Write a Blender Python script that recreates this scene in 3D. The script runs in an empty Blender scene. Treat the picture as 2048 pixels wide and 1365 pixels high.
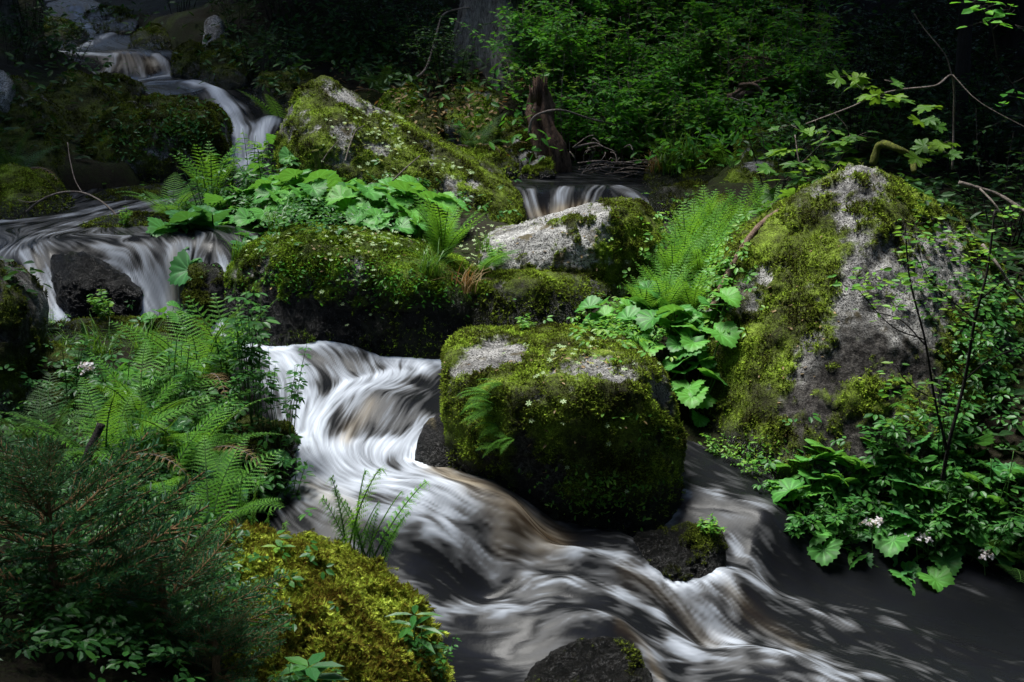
import bpy, math, random
import numpy as np
from mathutils import Vector, Matrix
from mathutils.bvhtree import BVHTree
R = math.radians
random.seed(7)
rs = np.random.RandomState(11)
sc = bpy.context.scene
C = sc.collection

# ------------------------------------------------------------ camera, sky, sun, exposure
CAMH, PITCH, KW = 2.2, 13.0, 0.72
cam = bpy.data.objects.new('camera', bpy.data.cameras.new('camera'))
C.objects.link(cam); sc.camera = cam
cam.location = (0, 0, CAMH); cam.rotation_euler = (R(90 - PITCH), 0, 0)
cam.data.sensor_width = 36; cam.data.lens = 36 / KW
cam.data.clip_start = 0.05; cam.data.clip_end = 600
cam.data.dof.use_dof = True; cam.data.dof.focus_distance = 6.3; cam.data.dof.aperture_fstop = 20

SUN_EL, SUN_AZ = 72.0, -55.0            # azimuth from +Y towards +X
w = bpy.data.worlds.new('World'); sc.world = w; w.use_nodes = True
nt = w.node_tree; bg = nt.nodes['Background']
sky = nt.nodes.new('ShaderNodeTexSky'); sky.sky_type = 'NISHITA'; sky.sun_disc = False
sky.sun_elevation = R(SUN_EL); sky.sun_rotation = R(SUN_AZ)
nt.links.new(sky.outputs[0], bg.inputs[0]); bg.inputs[1].default_value = 0.092
sun = bpy.data.objects.new('sun', bpy.data.lights.new('sun', 'SUN')); C.objects.link(sun)
sun.data.energy = 2.3; sun.data.angle = R(24); sun.data.color = (1, .99, .95)
SD = Vector((math.sin(R(SUN_AZ)) * math.cos(R(SUN_EL)), math.cos(R(SUN_AZ)) * math.cos(R(SUN_EL)), math.sin(R(SUN_EL))))
sun.rotation_euler = SD.to_track_quat('Z', 'Y').to_euler()
vs = sc.view_settings; vs.view_transform = 'Standard'; vs.look = 'None'; vs.exposure = 2.2; vs.gamma = 1
sc.cycles.max_bounces = 5; sc.cycles.diffuse_bounces = 2; sc.cycles.glossy_bounces = 2
sc.cycles.transmission_bounces = 3; sc.cycles.transparent_max_bounces = 6

# ------------------------------------------------------------ pixel helpers (photo is 2048 x 1365)
cp, sp = math.cos(R(PITCH)), math.sin(R(PITCH))
def ray(px, py):
    u = (px - 1024) / 2048 * KW; v = (682.5 - py) / 2048 * KW
    return Vector((u, cp + v * sp, -sp + v * cp))
def P(px, py, Y):                       # point on the pixel's ray at ground distance Y
    d = ray(px, py); return Vector((d.x * Y / d.y, Y, CAMH + d.z * Y / d.y))
def PZ(px, py, z):                      # point on the pixel's ray at height z
    d = ray(px, py); t = (z - CAMH) / d.z; return Vector((d.x * t, d.y * t, z))
def proj(V):                            # Nx3 -> pixel coordinates
    x = V[:, 0]; y = V[:, 1]; z = V[:, 2] - CAMH
    dep = np.maximum(y * cp - z * sp, .05); up = y * sp + z * cp
    return 1024 + x / dep * 2048 / KW, 682.5 - up / dep * 2048 / KW

# ------------------------------------------------------------ noise
_perm = np.random.RandomState(3).permutation(256).astype(np.int32); _perm = np.concatenate([_perm, _perm, _perm])
_g = np.random.RandomState(5).normal(size=(256, 3)); _g /= np.linalg.norm(_g, axis=1)[:, None]; _g = _g.astype(np.float32)
def pn(Q, seed=0):
    Q = np.asarray(Q, np.float32) + seed * 17.37
    i = np.floor(Q).astype(np.int32); f = Q - i; i &= 255
    u = f * f * f * (f * (f * 6 - 15) + 10)
    out = 0
    for dx in (0, 1):
        for dy in (0, 1):
            for dz in (0, 1):
                h = _perm[_perm[_perm[(i[:, 0] + dx) & 255] + ((i[:, 1] + dy) & 255)] + ((i[:, 2] + dz) & 255)]
                g = _g[h]
                d = g[:, 0] * (f[:, 0] - dx) + g[:, 1] * (f[:, 1] - dy) + g[:, 2] * (f[:, 2] - dz)
                out = out + d * (u[:, 0] if dx else 1 - u[:, 0]) * (u[:, 1] if dy else 1 - u[:, 1]) * (u[:, 2] if dz else 1 - u[:, 2])
    return out * 1.6
def fbm(Q, o=4, seed=0, gain=.5):
    Q = np.asarray(Q, np.float32); a = 1; s = 0; t = 0
    for k in range(o):
        s = s + a * pn(Q, seed + k * 3); t += a; a *= gain; Q = Q * 2.03
    return s / t
def ss(a, b, x):
    t = np.clip((x - a) / (b - a), 0, 1); return t * t * (3 - 2 * t)
class RBF:
    def __init__(s, pts, sm=.01):
        p = np.array(pts, float); s.p = p[:, :2]; n = len(p)
        D = np.linalg.norm(s.p[:, None] - s.p[None], axis=2)
        A = np.zeros((n + 3, n + 3)); A[:n, :n] = -np.sqrt(D * D + .003) + sm * np.eye(n)
        A[:n, n] = 1; A[:n, n + 1:] = s.p; A[n, :n] = 1; A[n + 1:, :n] = s.p.T
        A[n:, n:] -= np.eye(3) * 1e-9
        s.w = np.linalg.solve(A, np.concatenate([p[:, 2], np.zeros(3)]))
    def __call__(s, x, y):
        o = s.w[-3] + s.w[-2] * x + s.w[-1] * y
        for (a, b), k in zip(s.p, s.w):
            o = o - k * np.sqrt((x - a) ** 2 + (y - b) ** 2 + .003)
        return o

# ------------------------------------------------------------ object helpers
def tag(o, label=None, cat=None, group=None, kind=None):
    if label: o['label'] = label
    if cat: o['category'] = cat
    if group: o['group'] = group
    if kind: o['kind'] = kind
    return o
def empty(name, loc, label=None, cat=None, group=None, rz=0, s=1):
    o = bpy.data.objects.new(name, None); C.objects.link(o); o.empty_display_size = .05
    o.location = loc; o.rotation_euler = (0, 0, rz); o.scale = (s, s, s)
    return tag(o, label, cat, group)
def link(name, me, parent=None, loc=None, rot=None, s=None):
    o = bpy.data.objects.new(name, me); C.objects.link(o)
    if parent is not None: o.parent = parent
    if loc is not None: o.location = loc
    if rot is not None: o.rotation_euler = rot
    if s is not None: o.scale = (s, s, s) if not hasattr(s, '__len__') else s
    return o
def mesh_np(name, V, Q=None, T=None, mats=(), attrs=None, mi=None, smooth=True):
    Q = np.zeros((0, 4), np.int32) if Q is None or len(Q) == 0 else np.asarray(Q, np.int32)
    T = np.zeros((0, 3), np.int32) if T is None or len(T) == 0 else np.asarray(T, np.int32)
    me = bpy.data.meshes.new(name); V = np.asarray(V, np.float32)
    me.vertices.add(len(V)); me.vertices.foreach_set('co', V.ravel())
    nl = Q.size + T.size; npoly = len(Q) + len(T)
    me.loops.add(nl); me.loops.foreach_set('vertex_index', np.concatenate([Q.ravel(), T.ravel()]))
    me.polygons.add(npoly)
    st = np.concatenate([np.arange(len(Q)) * 4, Q.size + np.arange(len(T)) * 3]).astype(np.int32)
    me.polygons.foreach_set('loop_start', st)
    me.polygons.foreach_set('use_smooth', np.full(npoly, smooth))
    if mi is not None: me.polygons.foreach_set('material_index', np.asarray(mi, np.int32))
    for m in mats: me.materials.append(m)
    for k, a in (attrs or {}).items():
        at = me.attributes.new(k, 'FLOAT', 'POINT'); at.data.foreach_set('value', np.asarray(a, np.float32))
    me.update(calc_edges=True); me.validate()
    return me
def frames(X, Zup):                     # rotation matrices with local x along X and local z near Zup
    X = X / np.maximum(np.linalg.norm(X, axis=1), 1e-9)[:, None]
    Y = np.cross(Zup, X); n = np.linalg.norm(Y, axis=1)[:, None]
    Y = np.where(n < 1e-4, np.array([[0, 1., 0]]), Y / np.maximum(n, 1e-9))
    return np.stack([X, Y, np.cross(X, Y)], axis=2)
class MB:
    def __init__(s): s.V = []; s.Q = []; s.T = []; s.mq = []; s.mt = []; s.n = 0
    def add(s, V, Q=(), T=(), m=0):
        V = np.asarray(V, float).reshape(-1, 3); s.V.append(V)
        if len(Q): q = np.asarray(Q, np.int64) + s.n; s.Q.append(q); s.mq.append(np.full(len(q), m))
        if len(T): t = np.asarray(T, np.int64) + s.n; s.T.append(t); s.mt.append(np.full(len(t), m))
        s.n += len(V)
    def inst(s, tpl, pos, rot, scale, m=0):
        tv, tq, tt = tpl; N = len(pos); scale = np.asarray(scale, float)
        if scale.ndim == 1: scale = np.repeat(scale[:, None], 3, 1)
        V = np.einsum('nij,nkj->nki', rot, tv[None] * scale[:, None, :]) + np.asarray(pos)[:, None, :]
        off = (np.arange(N) * len(tv))[:, None, None]
        Q = (tq[None] + off).reshape(-1, 4) if len(tq) else ()
        T = (tt[None] + off).reshape(-1, 3) if len(tt) else ()
        s.add(V.reshape(-1, 3), Q, T, m)
    def tube(s, pts, r0, r1=None, k=6, m=0, wob=0):
        pts = np.asarray([tuple(p) for p in pts], float); n = len(pts)
        r1 = r0 if r1 is None else r1
        t = np.gradient(pts, axis=0); t /= np.maximum(np.linalg.norm(t, axis=1), 1e-9)[:, None]
        up = np.array([0, 0, 1.]) if abs(t[0][2]) < .9 else np.array([1., 0, 0])
        V = []
        for i in range(n):
            a = np.cross(t[i], up); a /= max(np.linalg.norm(a), 1e-9); b = np.cross(t[i], a)
            r = (r0 + (r1 - r0) * i / (n - 1)) * (1 + wob * random.uniform(-1, 1))
            ang = np.arange(k) * 2 * math.pi / k
            V.append(pts[i] + r * (np.cos(ang)[:, None] * a + np.sin(ang)[:, None] * b))
        Q = [(i * k + j, i * k + (j + 1) % k, (i + 1) * k + (j + 1) % k, (i + 1) * k + j) for i in range(n - 1) for j in range(k)]
        T = [(0, j + 1, j) for j in range(1, k - 1)] + [((n - 1) * k, (n - 1) * k + j, (n - 1) * k + j + 1) for j in range(1, k - 1)]
        s.add(np.concatenate(V), Q, T, m)
    def mesh(s, name, mats, smooth=True):
        V = np.concatenate(s.V); Q = np.concatenate(s.Q) if s.Q else (); T = np.concatenate(s.T) if s.T else ()
        mi = np.concatenate([np.concatenate(s.mq) if s.mq else np.zeros(0), np.concatenate(s.mt) if s.mt else np.zeros(0)])
        return mesh_np(name, V, Q, T, mats, mi=mi, smooth=smooth)
def spline(pts, n=12):                  # Catmull-Rom through points
    p = [np.array(tuple(q), float) for q in pts]; p = [2 * p[0] - p[1]] + p + [2 * p[-1] - p[-2]]; out = []
    for i in range(1, len(p) - 2):
        for k in range(n):
            t = k / n; a, b, c, d = p[i - 1:i + 3]
            out.append(.5 * (2 * b + (c - a) * t + (2 * a - 5 * b + 4 * c - d) * t * t + (3 * b - a - 3 * c + d) * t ** 3))
    out.append(p[-2]); return np.array(out)

# ------------------------------------------------------------ materials
def mat(name):
    m = bpy.data.materials.new(name); m.use_nodes = True; n = m.node_tree; n.nodes.clear()
    o = n.nodes.new('ShaderNodeOutputMaterial'); return m, n, o
def N(n, t, **k):
    x = n.nodes.new(t)
    for a, b in k.items():
        if a.startswith('i_'): x.inputs[a[2:].replace('_', ' ')].default_value = b
        else: setattr(x, a, b)
    return x
def ramp(n, src, stops):
    r = n.nodes.new('ShaderNodeValToRGB'); e = r.color_ramp.elements
    e[0].position, e[0].color = stops[0][0], (*stops[0][1], 1); e[1].position, e[1].color = stops[-1][0], (*stops[-1][1], 1)
    for p_, c_ in stops[1:-1]:
        q = e.new(p_); q.color = (*c_, 1)
    n.links.new(src, r.inputs[0]); return r.outputs[0]
def mixc(n, f, a, b):
    x = n.nodes.new('ShaderNodeMix'); x.data_type = 'RGBA'
    for s_, v in ((0, f), (6, a), (7, b)):
        if isinstance(v, (int, float)): x.inputs[s_].default_value = v
        elif isinstance(v, tuple): x.inputs[s_].default_value = (*v, 1)
        else: n.links.new(v, x.inputs[s_])
    return x.outputs[2]
def mth(n, op, a, b=0, clamp=False):
    x = n.nodes.new('ShaderNodeMath'); x.operation = op; x.use_clamp = clamp
    for i, v in enumerate((a, b)):
        if isinstance(v, (int, float)): x.inputs[i].default_value = v
        else: n.links.new(v, x.inputs[i])
    return x.outputs[0]
def noise(n, scale, det=4, rough=.6, co=None):
    x = N(n, 'ShaderNodeTexNoise'); x.inputs['Scale'].default_value = scale; x.inputs['Detail'].default_value = det
    x.inputs['Roughness'].default_value = rough
    if co is None: co = n.nodes.new('ShaderNodeTexCoord').outputs['Object']
    n.links.new(co, x.inputs['Vector']); return x.outputs['Fac']
def attr(n, name):
    a = n.nodes.new('ShaderNodeAttribute'); a.attribute_name = name; return a.outputs['Fac']

def rock_mat(name, mc, rocklo=(.05, .05, .055), rockhi=(.50, .49, .46)):
    m, n, o = mat(name)
    geo = n.nodes.new('ShaderNodeNewGeometry'); co = geo.outputs['Position']
    n1 = noise(n, 5, 6, .65, co); n2 = noise(n, 38, 5, .85, co); n3 = noise(n, 130, 2, .9, co)
    f = mth(n, 'ADD', mth(n, 'MULTIPLY', n1, .5), mth(n, 'MULTIPLY', n2, .5))
    rock = ramp(n, f, [(.38, rocklo), (.47, tuple((a + b) * .38 for a, b in zip(rocklo, rockhi))), (.60, rockhi)])
    rock = mixc(n, ramp(n, n3, [(.43, (0, 0, 0)), (.49, (1, 1, 1))]), (.03, .028, .026), rock)
    rock = mixc(n, ramp(n, noise(n, 9, 3, .5, co), [(.60, (0, 0, 0)), (.68, (1, 1, 1))]), rock, (.10, .085, .05))
    wet = attr(n, 'wet')
    rock = mixc(n, attr(n, 'mottle_shade'), rock, mixc(n, ramp(n, n2, [(.45, (0, 0, 0)), (.6, (1, 1, 1))]), (.012, .010, .009), (.085, .078, .07)))  # random mottling plus the shade painted by the dark blobs
    rock = mixc(n, wet, rock, mixc(n, ramp(n, n2, [(.5, (0, 0, 0)), (.62, (1, 1, 1))]), (.0025, .0025, .002), mixc(n, ramp(n, n3, [(.5, (0, 0, 0)), (.6, (1, 1, 1))]), (.007, .006, .004), (.05, .05, .05))))  # pale specks painted into the wet colour stand in for glints
    mo = attr(n, 'moss')
    k1 = noise(n, 6, 4, .6, co); k2 = noise(n, 90, 3, .75, co)
    kf = mth(n, 'ADD', mth(n, 'MULTIPLY', k1, .6), mth(n, 'MULTIPLY', k2, .4))
    moss = ramp(n, kf, [(.32, mc[0]), (.45, mc[1]), (.55, mc[2]), (.68, mc[3])])
    moss = mixc(n, wet, moss, (.010, .012, .006))
    col = mixc(n, mo, rock, moss)
    b = N(n, 'ShaderNodeBsdfPrincipled'); n.links.new(col, b.inputs['Base Color'])
    rg = N(n, 'ShaderNodeMapRange'); n.links.new(wet, rg.inputs[0]); rg.inputs[3].default_value = .92; rg.inputs[4].default_value = .25
    n.links.new(rg.outputs[0], b.inputs['Roughness']); b.inputs['Specular IOR Level'].default_value = .2
    bp = N(n, 'ShaderNodeBump'); bp.inputs['Strength'].default_value = 1; bp.inputs['Distance'].default_value = .022
    h = mth(n, 'ADD', n2, mth(n, 'MULTIPLY', n3, .5)); n.links.new(h, bp.inputs['Height']); n.links.new(bp.outputs[0], b.inputs['Normal'])
    n.links.new(b.outputs[0], o.inputs[0]); return m
MC = {'olive': [(.012, .009, .004), (.036, .044, .008), (.11, .155, .016), (.25, .37, .04)],
      'gold': [(.05, .026, .006), (.11, .10, .014), (.23, .28, .03), (.44, .54, .09)],
      'green': [(.010, .010, .002), (.032, .050, .006), (.09, .15, .012), (.22, .34, .03)],
      'dark': [(.008, .007, .003), (.022, .026, .005), (.055, .072, .010), (.12, .16, .018)]}
RM = {k: rock_mat('mossy_rock_' + k, v) for k, v in MC.items()}
RM['pale'] = rock_mat('pale_mossy_rock', MC['olive'], (.14, .138, .13), (.62, .61, .58))
RM['wetrock'] = rock_mat('wet_black_rock', MC['dark'], (.006, .006, .007), (.03, .03, .034))

def leaf_mat(name, c, var=.35, tr=.35, rough=.55, yel=None, spec=.22, vein=False):
    m, n, o = mat(name)
    geo = n.nodes.new('ShaderNodeNewGeometry'); oi = n.nodes.new('ShaderNodeObjectInfo')
    rnd = mth(n, 'FRACT', mth(n, 'ADD', geo.outputs['Random Per Island'], oi.outputs['Random']))
    lo = tuple(x * (1 - var) for x in c); hi = yel or (c[0] * 1.9, c[1] * 1.45, c[2] * 1.0)
    col = ramp(n, rnd, [(0, lo), (.5, c), (1, hi)])
    col = mixc(n, mth(n, 'MULTIPLY', noise(n, 14, 3, .6, geo.outputs['Position']), .6), col, tuple(x * .45 for x in c))
    if vein: col = mixc(n, mth(n, 'MULTIPLY', attr(n, 'vein'), .55), col, tuple(min(1, x * 2.2 + .03) for x in c)); col = mixc(n, ramp(n, noise(n, 30, 4, .7, geo.outputs['Position']), [(.66, (0, 0, 0)), (.72, (1, 1, 1))]), col, (.10, .09, .02))
    b = N(n, 'ShaderNodeBsdfPrincipled'); n.links.new(col, b.inputs['Base Color']); b.inputs['Roughness'].default_value = rough
    b.inputs['Specular IOR Level'].default_value = spec
    t = N(n, 'ShaderNodeBsdfTranslucent')
    tc = mixc(n, .5, col, tuple(x * 2.0 for x in (c[0] * 1.6, c[1], c[2] * .5)))
    n.links.new(tc, t.inputs[0])
    mx = N(n, 'ShaderNodeMixShader'); mx.inputs[0].default_value = tr
    n.links.new(b.outputs[0], mx.inputs[1]); n.links.new(t.outputs[0], mx.inputs[2]); n.links.new(mx.outputs[0], o.inputs[0])
    return m
def sprig_mat(name, mc):
    m, n, o = mat(name); geo = n.nodes.new('ShaderNodeNewGeometry'); co = geo.outputs['Position']
    kf = mth(n, 'ADD', mth(n, 'ADD', mth(n, 'MULTIPLY', noise(n, 6, 4, .6, co), .55), mth(n, 'MULTIPLY', noise(n, 40, 3, .7, co), .25)), mth(n, 'MULTIPLY', geo.outputs['Random Per Island'], .2))
    col = ramp(n, kf, [(.34, mc[0]), (.46, mc[1]), (.56, mc[2]), (.68, mc[3])])
    b = N(n, 'ShaderNodeBsdfDiffuse'); n.links.new(col, b.inputs[0]); t = N(n, 'ShaderNodeBsdfTranslucent'); n.links.new(col, t.inputs[0])
    mx = N(n, 'ShaderNodeMixShader'); mx.inputs[0].default_value = .3
    n.links.new(b.outputs[0], mx.inputs[1]); n.links.new(t.outputs[0], mx.inputs[2]); n.links.new(mx.outputs[0], o.inputs[0]); return m
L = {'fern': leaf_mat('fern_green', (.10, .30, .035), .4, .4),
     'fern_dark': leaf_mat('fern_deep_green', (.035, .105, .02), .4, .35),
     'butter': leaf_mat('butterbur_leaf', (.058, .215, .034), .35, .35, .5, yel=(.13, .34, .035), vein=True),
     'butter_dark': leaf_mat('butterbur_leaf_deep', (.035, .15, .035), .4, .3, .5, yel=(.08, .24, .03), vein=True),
     'herb': leaf_mat('herb_leaf', (.035, .14, .026), .45, .35, .4),
     'herb_light': leaf_mat('herb_leaf_light', (.09, .28, .035), .45, .4, .45, yel=(.22, .36, .04)),
     'shrub': leaf_mat('shrub_leaf', (.055, .24, .025), .5, .45, .5, yel=(.15, .40, .03)),
     'gloom': leaf_mat('shaded_shrub_leaf', (.018, .065, .012), .5, .3, .55, yel=(.04, .13, .02)),  # leaf colour darkened to paint the gloom of the back slopes
     'maple': leaf_mat('maple_leaf', (.06, .17, .02), .4, .45, .5, yel=(.17, .30, .02)),
     'canopy': leaf_mat('canopy_leaf', (.02, .05, .01), .5, .15, .6),
     'needle': leaf_mat('spruce_needle', (.028, .11, .045), .5, .25, .45, yel=(.08, .22, .06)),
     'grass': leaf_mat('grass_blade', (.06, .17, .02), .5, .35, .4),
     'straw': leaf_mat('dry_grass', (.22, .15, .06), .4, .2, .6, yel=(.3, .22, .1)),
     'pale': leaf_mat('pale_rosette_leaf', (.28, .42, .17), .3, .3, .5, yel=(.5, .58, .34)),
     'flower': leaf_mat('flower_white', (.6, .58, .62), .2, .2, .6, yel=(.75, .75, .75))}
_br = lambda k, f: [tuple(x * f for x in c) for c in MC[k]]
L.update(moss_olive=sprig_mat('moss_sprig', _br('olive', 1.5)), moss_green=sprig_mat('moss_sprig_green', _br('green', 1.5)), moss_dark=sprig_mat('moss_sprig_dark', _br('dark', 1.5)), moss_gold=sprig_mat('moss_sprig_gold', _br('gold', 1.4)))
def bark_mat(name, lo, hi, sc_=18, spec=.2):
    m, n, o = mat(name); geo = n.nodes.new('ShaderNodeNewGeometry')
    mp = N(n, 'ShaderNodeMapping'); mp.inputs['Scale'].default_value = (1, 1, .22); n.links.new(geo.outputs['Position'], mp.inputs[0])
    f = noise(n, sc_, 5, .75, mp.outputs[0]); f2 = noise(n, sc_ * 7, 3, .7, mp.outputs[0])
    k = mth(n, 'ADD', mth(n, 'MULTIPLY', f, .6), mth(n, 'MULTIPLY', f2, .4))
    b = N(n, 'ShaderNodeBsdfPrincipled'); n.links.new(ramp(n, k, [(.38, lo), (.62, hi)]), b.inputs['Base Color'])
    b.inputs['Roughness'].default_value = .85; b.inputs['Specular IOR Level'].default_value = spec
    bp = N(n, 'ShaderNodeBump'); bp.inputs['Strength'].default_value = 1; bp.inputs['Distance'].default_value = .02
    n.links.new(k, bp.inputs['Height']); n.links.new(bp.outputs[0], b.inputs['Normal']); n.links.new(b.outputs[0], o.inputs[0]); return m
BK = {'spruce': bark_mat('spruce_bark', (.02, .017, .014), (.22, .21, .19)),
      'twig': bark_mat('twig_bark', (.07, .055, .045), (.26, .22, .19), 40),
      'brown': bark_mat('branch_bark', (.05, .03, .02), (.22, .15, .11), 30),
      'dark': bark_mat('dark_bark', (.008, .007, .006), (.03, .026, .022), 25),
      'orange': bark_mat('spruce_twig_bark', (.09, .05, .022), (.34, .20, .09), 60),
      'rot': bark_mat('rotten_wood', (.02, .011, .008), (.17, .105, .07), 22),
      'mossy': bark_mat('mossy_bark', (.018, .018, .006), (.13, .15, .02), 30),
      'stalk': bark_mat('green_stalk', (.03, .075, .015), (.07, .16, .03), 40)}
# ------------------------------------------------------------ water level, channels, ground
def Z(px, py, z): return tuple(PZ(px, py, z))
def Y_(px, py, Y): return tuple(P(px, py, Y))
WP = [Z(1500,1365,0), Z(1800,1365,0), Z(2048,1365,-.03), Z(2048,1240,0), Z(1850,1200,.03), Z(1650,1180,.06),
  Z(470,650,.72), Z(560,668,.72), Z(640,682,.735), Z(720,705,.70), Z(620,770,.62), Z(700,770,.62), Z(800,725,.66), Z(880,700,.67), Z(1100,672,.68),
  Z(600,850,.53), Z(690,845,.55), Z(760,787,.62), Z(850,790,.62), Z(880,760,.63), Z(780,878,.50), Z(860,850,.54), Z(650,910,.48), Z(850,905,.47),
  Z(720,960,.44), Z(900,945,.46), Z(960,978,.45), Z(1030,1020,.41), Z(1080,1072,.30), Z(1130,1090,.26), Z(580,1000,.40), Z(700,1050,.37), Z(820,1055,.36), Z(950,1062,.34),
  Z(760,1110,.30), Z(850,1130,.27), Z(970,1150,.21), Z(770,1150,.25), Z(900,1200,.18), Z(1000,1180,.17),
  Z(1060,1120,.24), Z(1150,1105,.26), Z(1250,1125,.23), Z(1350,1175,.15), Z(1400,1270,.02), Z(1330,1240,.09),
  Z(1000,1205,.17), Z(1100,1172,.19), Z(1200,1185,.17), Z(1300,1235,.10),
  Z(900,1270,.11), Z(1050,1275,.11), Z(1120,1242,.15), Z(1210,1235,.155), Z(1260,1262,.125), Z(1330,1350,-.01), Z(1000,1330,.05), Z(880,1330,.07),
  Z(1440,1165,.13), Z(1500,1175,.12), Z(1430,1220,.09), Z(1430,1270,.02), Z(1560,1220,.06), Z(1500,1290,.02), Z(1200,1078,.28), Z(1290,1090,.26), Z(1240,1110,.24), Z(1390,1150,.10),
  Z(1400,990,.33), Z(1500,1000,.33), Z(1540,1030,.31), Z(1440,1060,.28), Z(1500,1080,.25), Z(1540,1165,.09), Z(1470,1150,.10),
  Z(100,640,.72), Z(250,635,.72), Z(350,632,.72), Z(430,640,.72), (-3.5, 6.85, .72),
  Z(60,500,1.02), Z(150,497,1.03), Z(250,500,1.03), Z(340,515,1.01), Z(430,520,1.0),
  Z(0,450,1.04), Z(100,450,1.04), Z(300,470,1.04), Z(200,420,1.05), Z(300,385,1.06), Z(150,400,1.05), Z(0,430,1.05),
  Y_(480,345,10.1), Y_(500,315,10.5), Y_(440,310,10.4), Y_(450,262,10.9), Y_(540,250,10.9), Y_(455,225,11.2), Y_(430,178,11.5), Y_(400,165,12), Y_(470,190,11.6),
  Y_(300,160,12.5), Y_(340,152,12.8), Y_(300,150,13.0), Y_(220,150,13.1), Y_(120,135,13.1), Y_(310,108,13.3), Y_(230,106,13.4), Y_(110,104,13.5), Y_(130,112,13.4),
  Y_(250,95,14.0), Y_(160,95,14), Y_(230,65,15), Y_(160,50,15.2), Y_(150,20,16.2), Y_(130,-10,17), Y_(100,-20,19),
  Y_(1050,350,10.1), Y_(1290,355,10.1), Y_(1250,368,9.6), Y_(1060,383,9.15), Y_(1180,374,9.25), Y_(1280,378,9.25), Y_(1080,435,8.95), Y_(1270,430,9.0), Y_(1170,435,8.8), Y_(1400,350,10.2),
  (2.0, 3.4, -.06), (0.6, 3.2, -.1), (3, 3.5, -.08), (1, 1, -.35), (2.5, -3, -.7)]
WF = RBF(WP, .02)
# channels: chains of (world x, y, half width)
def ch(*a): return [(Vector(Z(px, py, z))[0], Vector(Z(px, py, z))[1], hw) for px, py, z, hw in a]
CH = [ch((1050,672,.68,.13), (880,700,.67,.22), (760,740,.65,.42), (700,860,.55,.36), (740,960,.44,.42), (860,1060,.36,.5), (1050,1150,.22,.5), (1350,1230,.09,.55), (1750,1290,.02,.62), (2400,1330,-.02,.62)),
      ch((-150,640,.72,.25), (100,640,.72,.22), (430,640,.72,.2), (600,690,.72,.3), (760,760,.62,.4)),
      ch((-300,450,1.04,.8), (0,460,1.04,.6), (180,470,1.04,.5), (330,500,1.03,.28)),
      ch((0,440,1.04,.4), (250,405,1.05,.5), (420,385,1.06,.4)),
      [(-1.75, 6.8, .25), (-1.75, 7.2, .42)], [(-2.6, 6.8, .3), (-2.5, 7.3, .5)],
      [(P(460,350,10).x, 9.6, .4), (P(480,310,10.5).x, 10.4, .42), (P(480,250,11).x, 11.0, .35), (P(420,180,11.5).x, 11.7, .33), (P(330,160,12.5).x, 12.6, .5), (P(210,150,13.1).x, 13.2, .6), (P(200,95,14).x, 14, .45), (P(190,65,15).x, 15, .35), (P(145,20,16.2).x, 16.4, .12), (P(120,-10,18).x, 17.4, .02)],
      [(P(1120,350,10.1).x, 10.1, .5), (P(1260,350,10.1).x, 10.0, .5), (P(1200,380,9.2).x, 9.2, .45), (P(1170,435,8.8).x, 8.8, .5), (P(1140,440,8).x, 8.2, .3)],
      ch((1340,960,.33,.1), (1450,1000,.33,.25), (1500,1060,.26,.24), (1500,1150,.1,.25), (1480,1240,.06,.3)),
      ch((1330,1080,.27,.2), (1200,1090,.27,.2), (1100,1130,.24,.2)),
      [(1.5, 4.3, .9), (2.6, 4.2, .9), (3.5, 3.6, .9)], [(.1, 4.5, .3), (.9, 4.2, .55), (1.8, 3.6, .9)]]
def chan_d(x, y):
    d = np.full(np.shape(x), 99., np.float32)
    for c in CH:
        for (x0, y0, a), (x1, y1, b) in zip(c[:-1], c[1:]):
            dx, dy = x1 - x0, y1 - y0; t = np.clip(((x - x0) * dx + (y - y0) * dy) / (dx * dx + dy * dy + 1e-9), 0, 1)
            d = np.minimum(d, np.sqrt((x - x0 - t * dx) ** 2 + (y - y0 - t * dy) ** 2) - (a + (b - a) * t))
    return d
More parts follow.
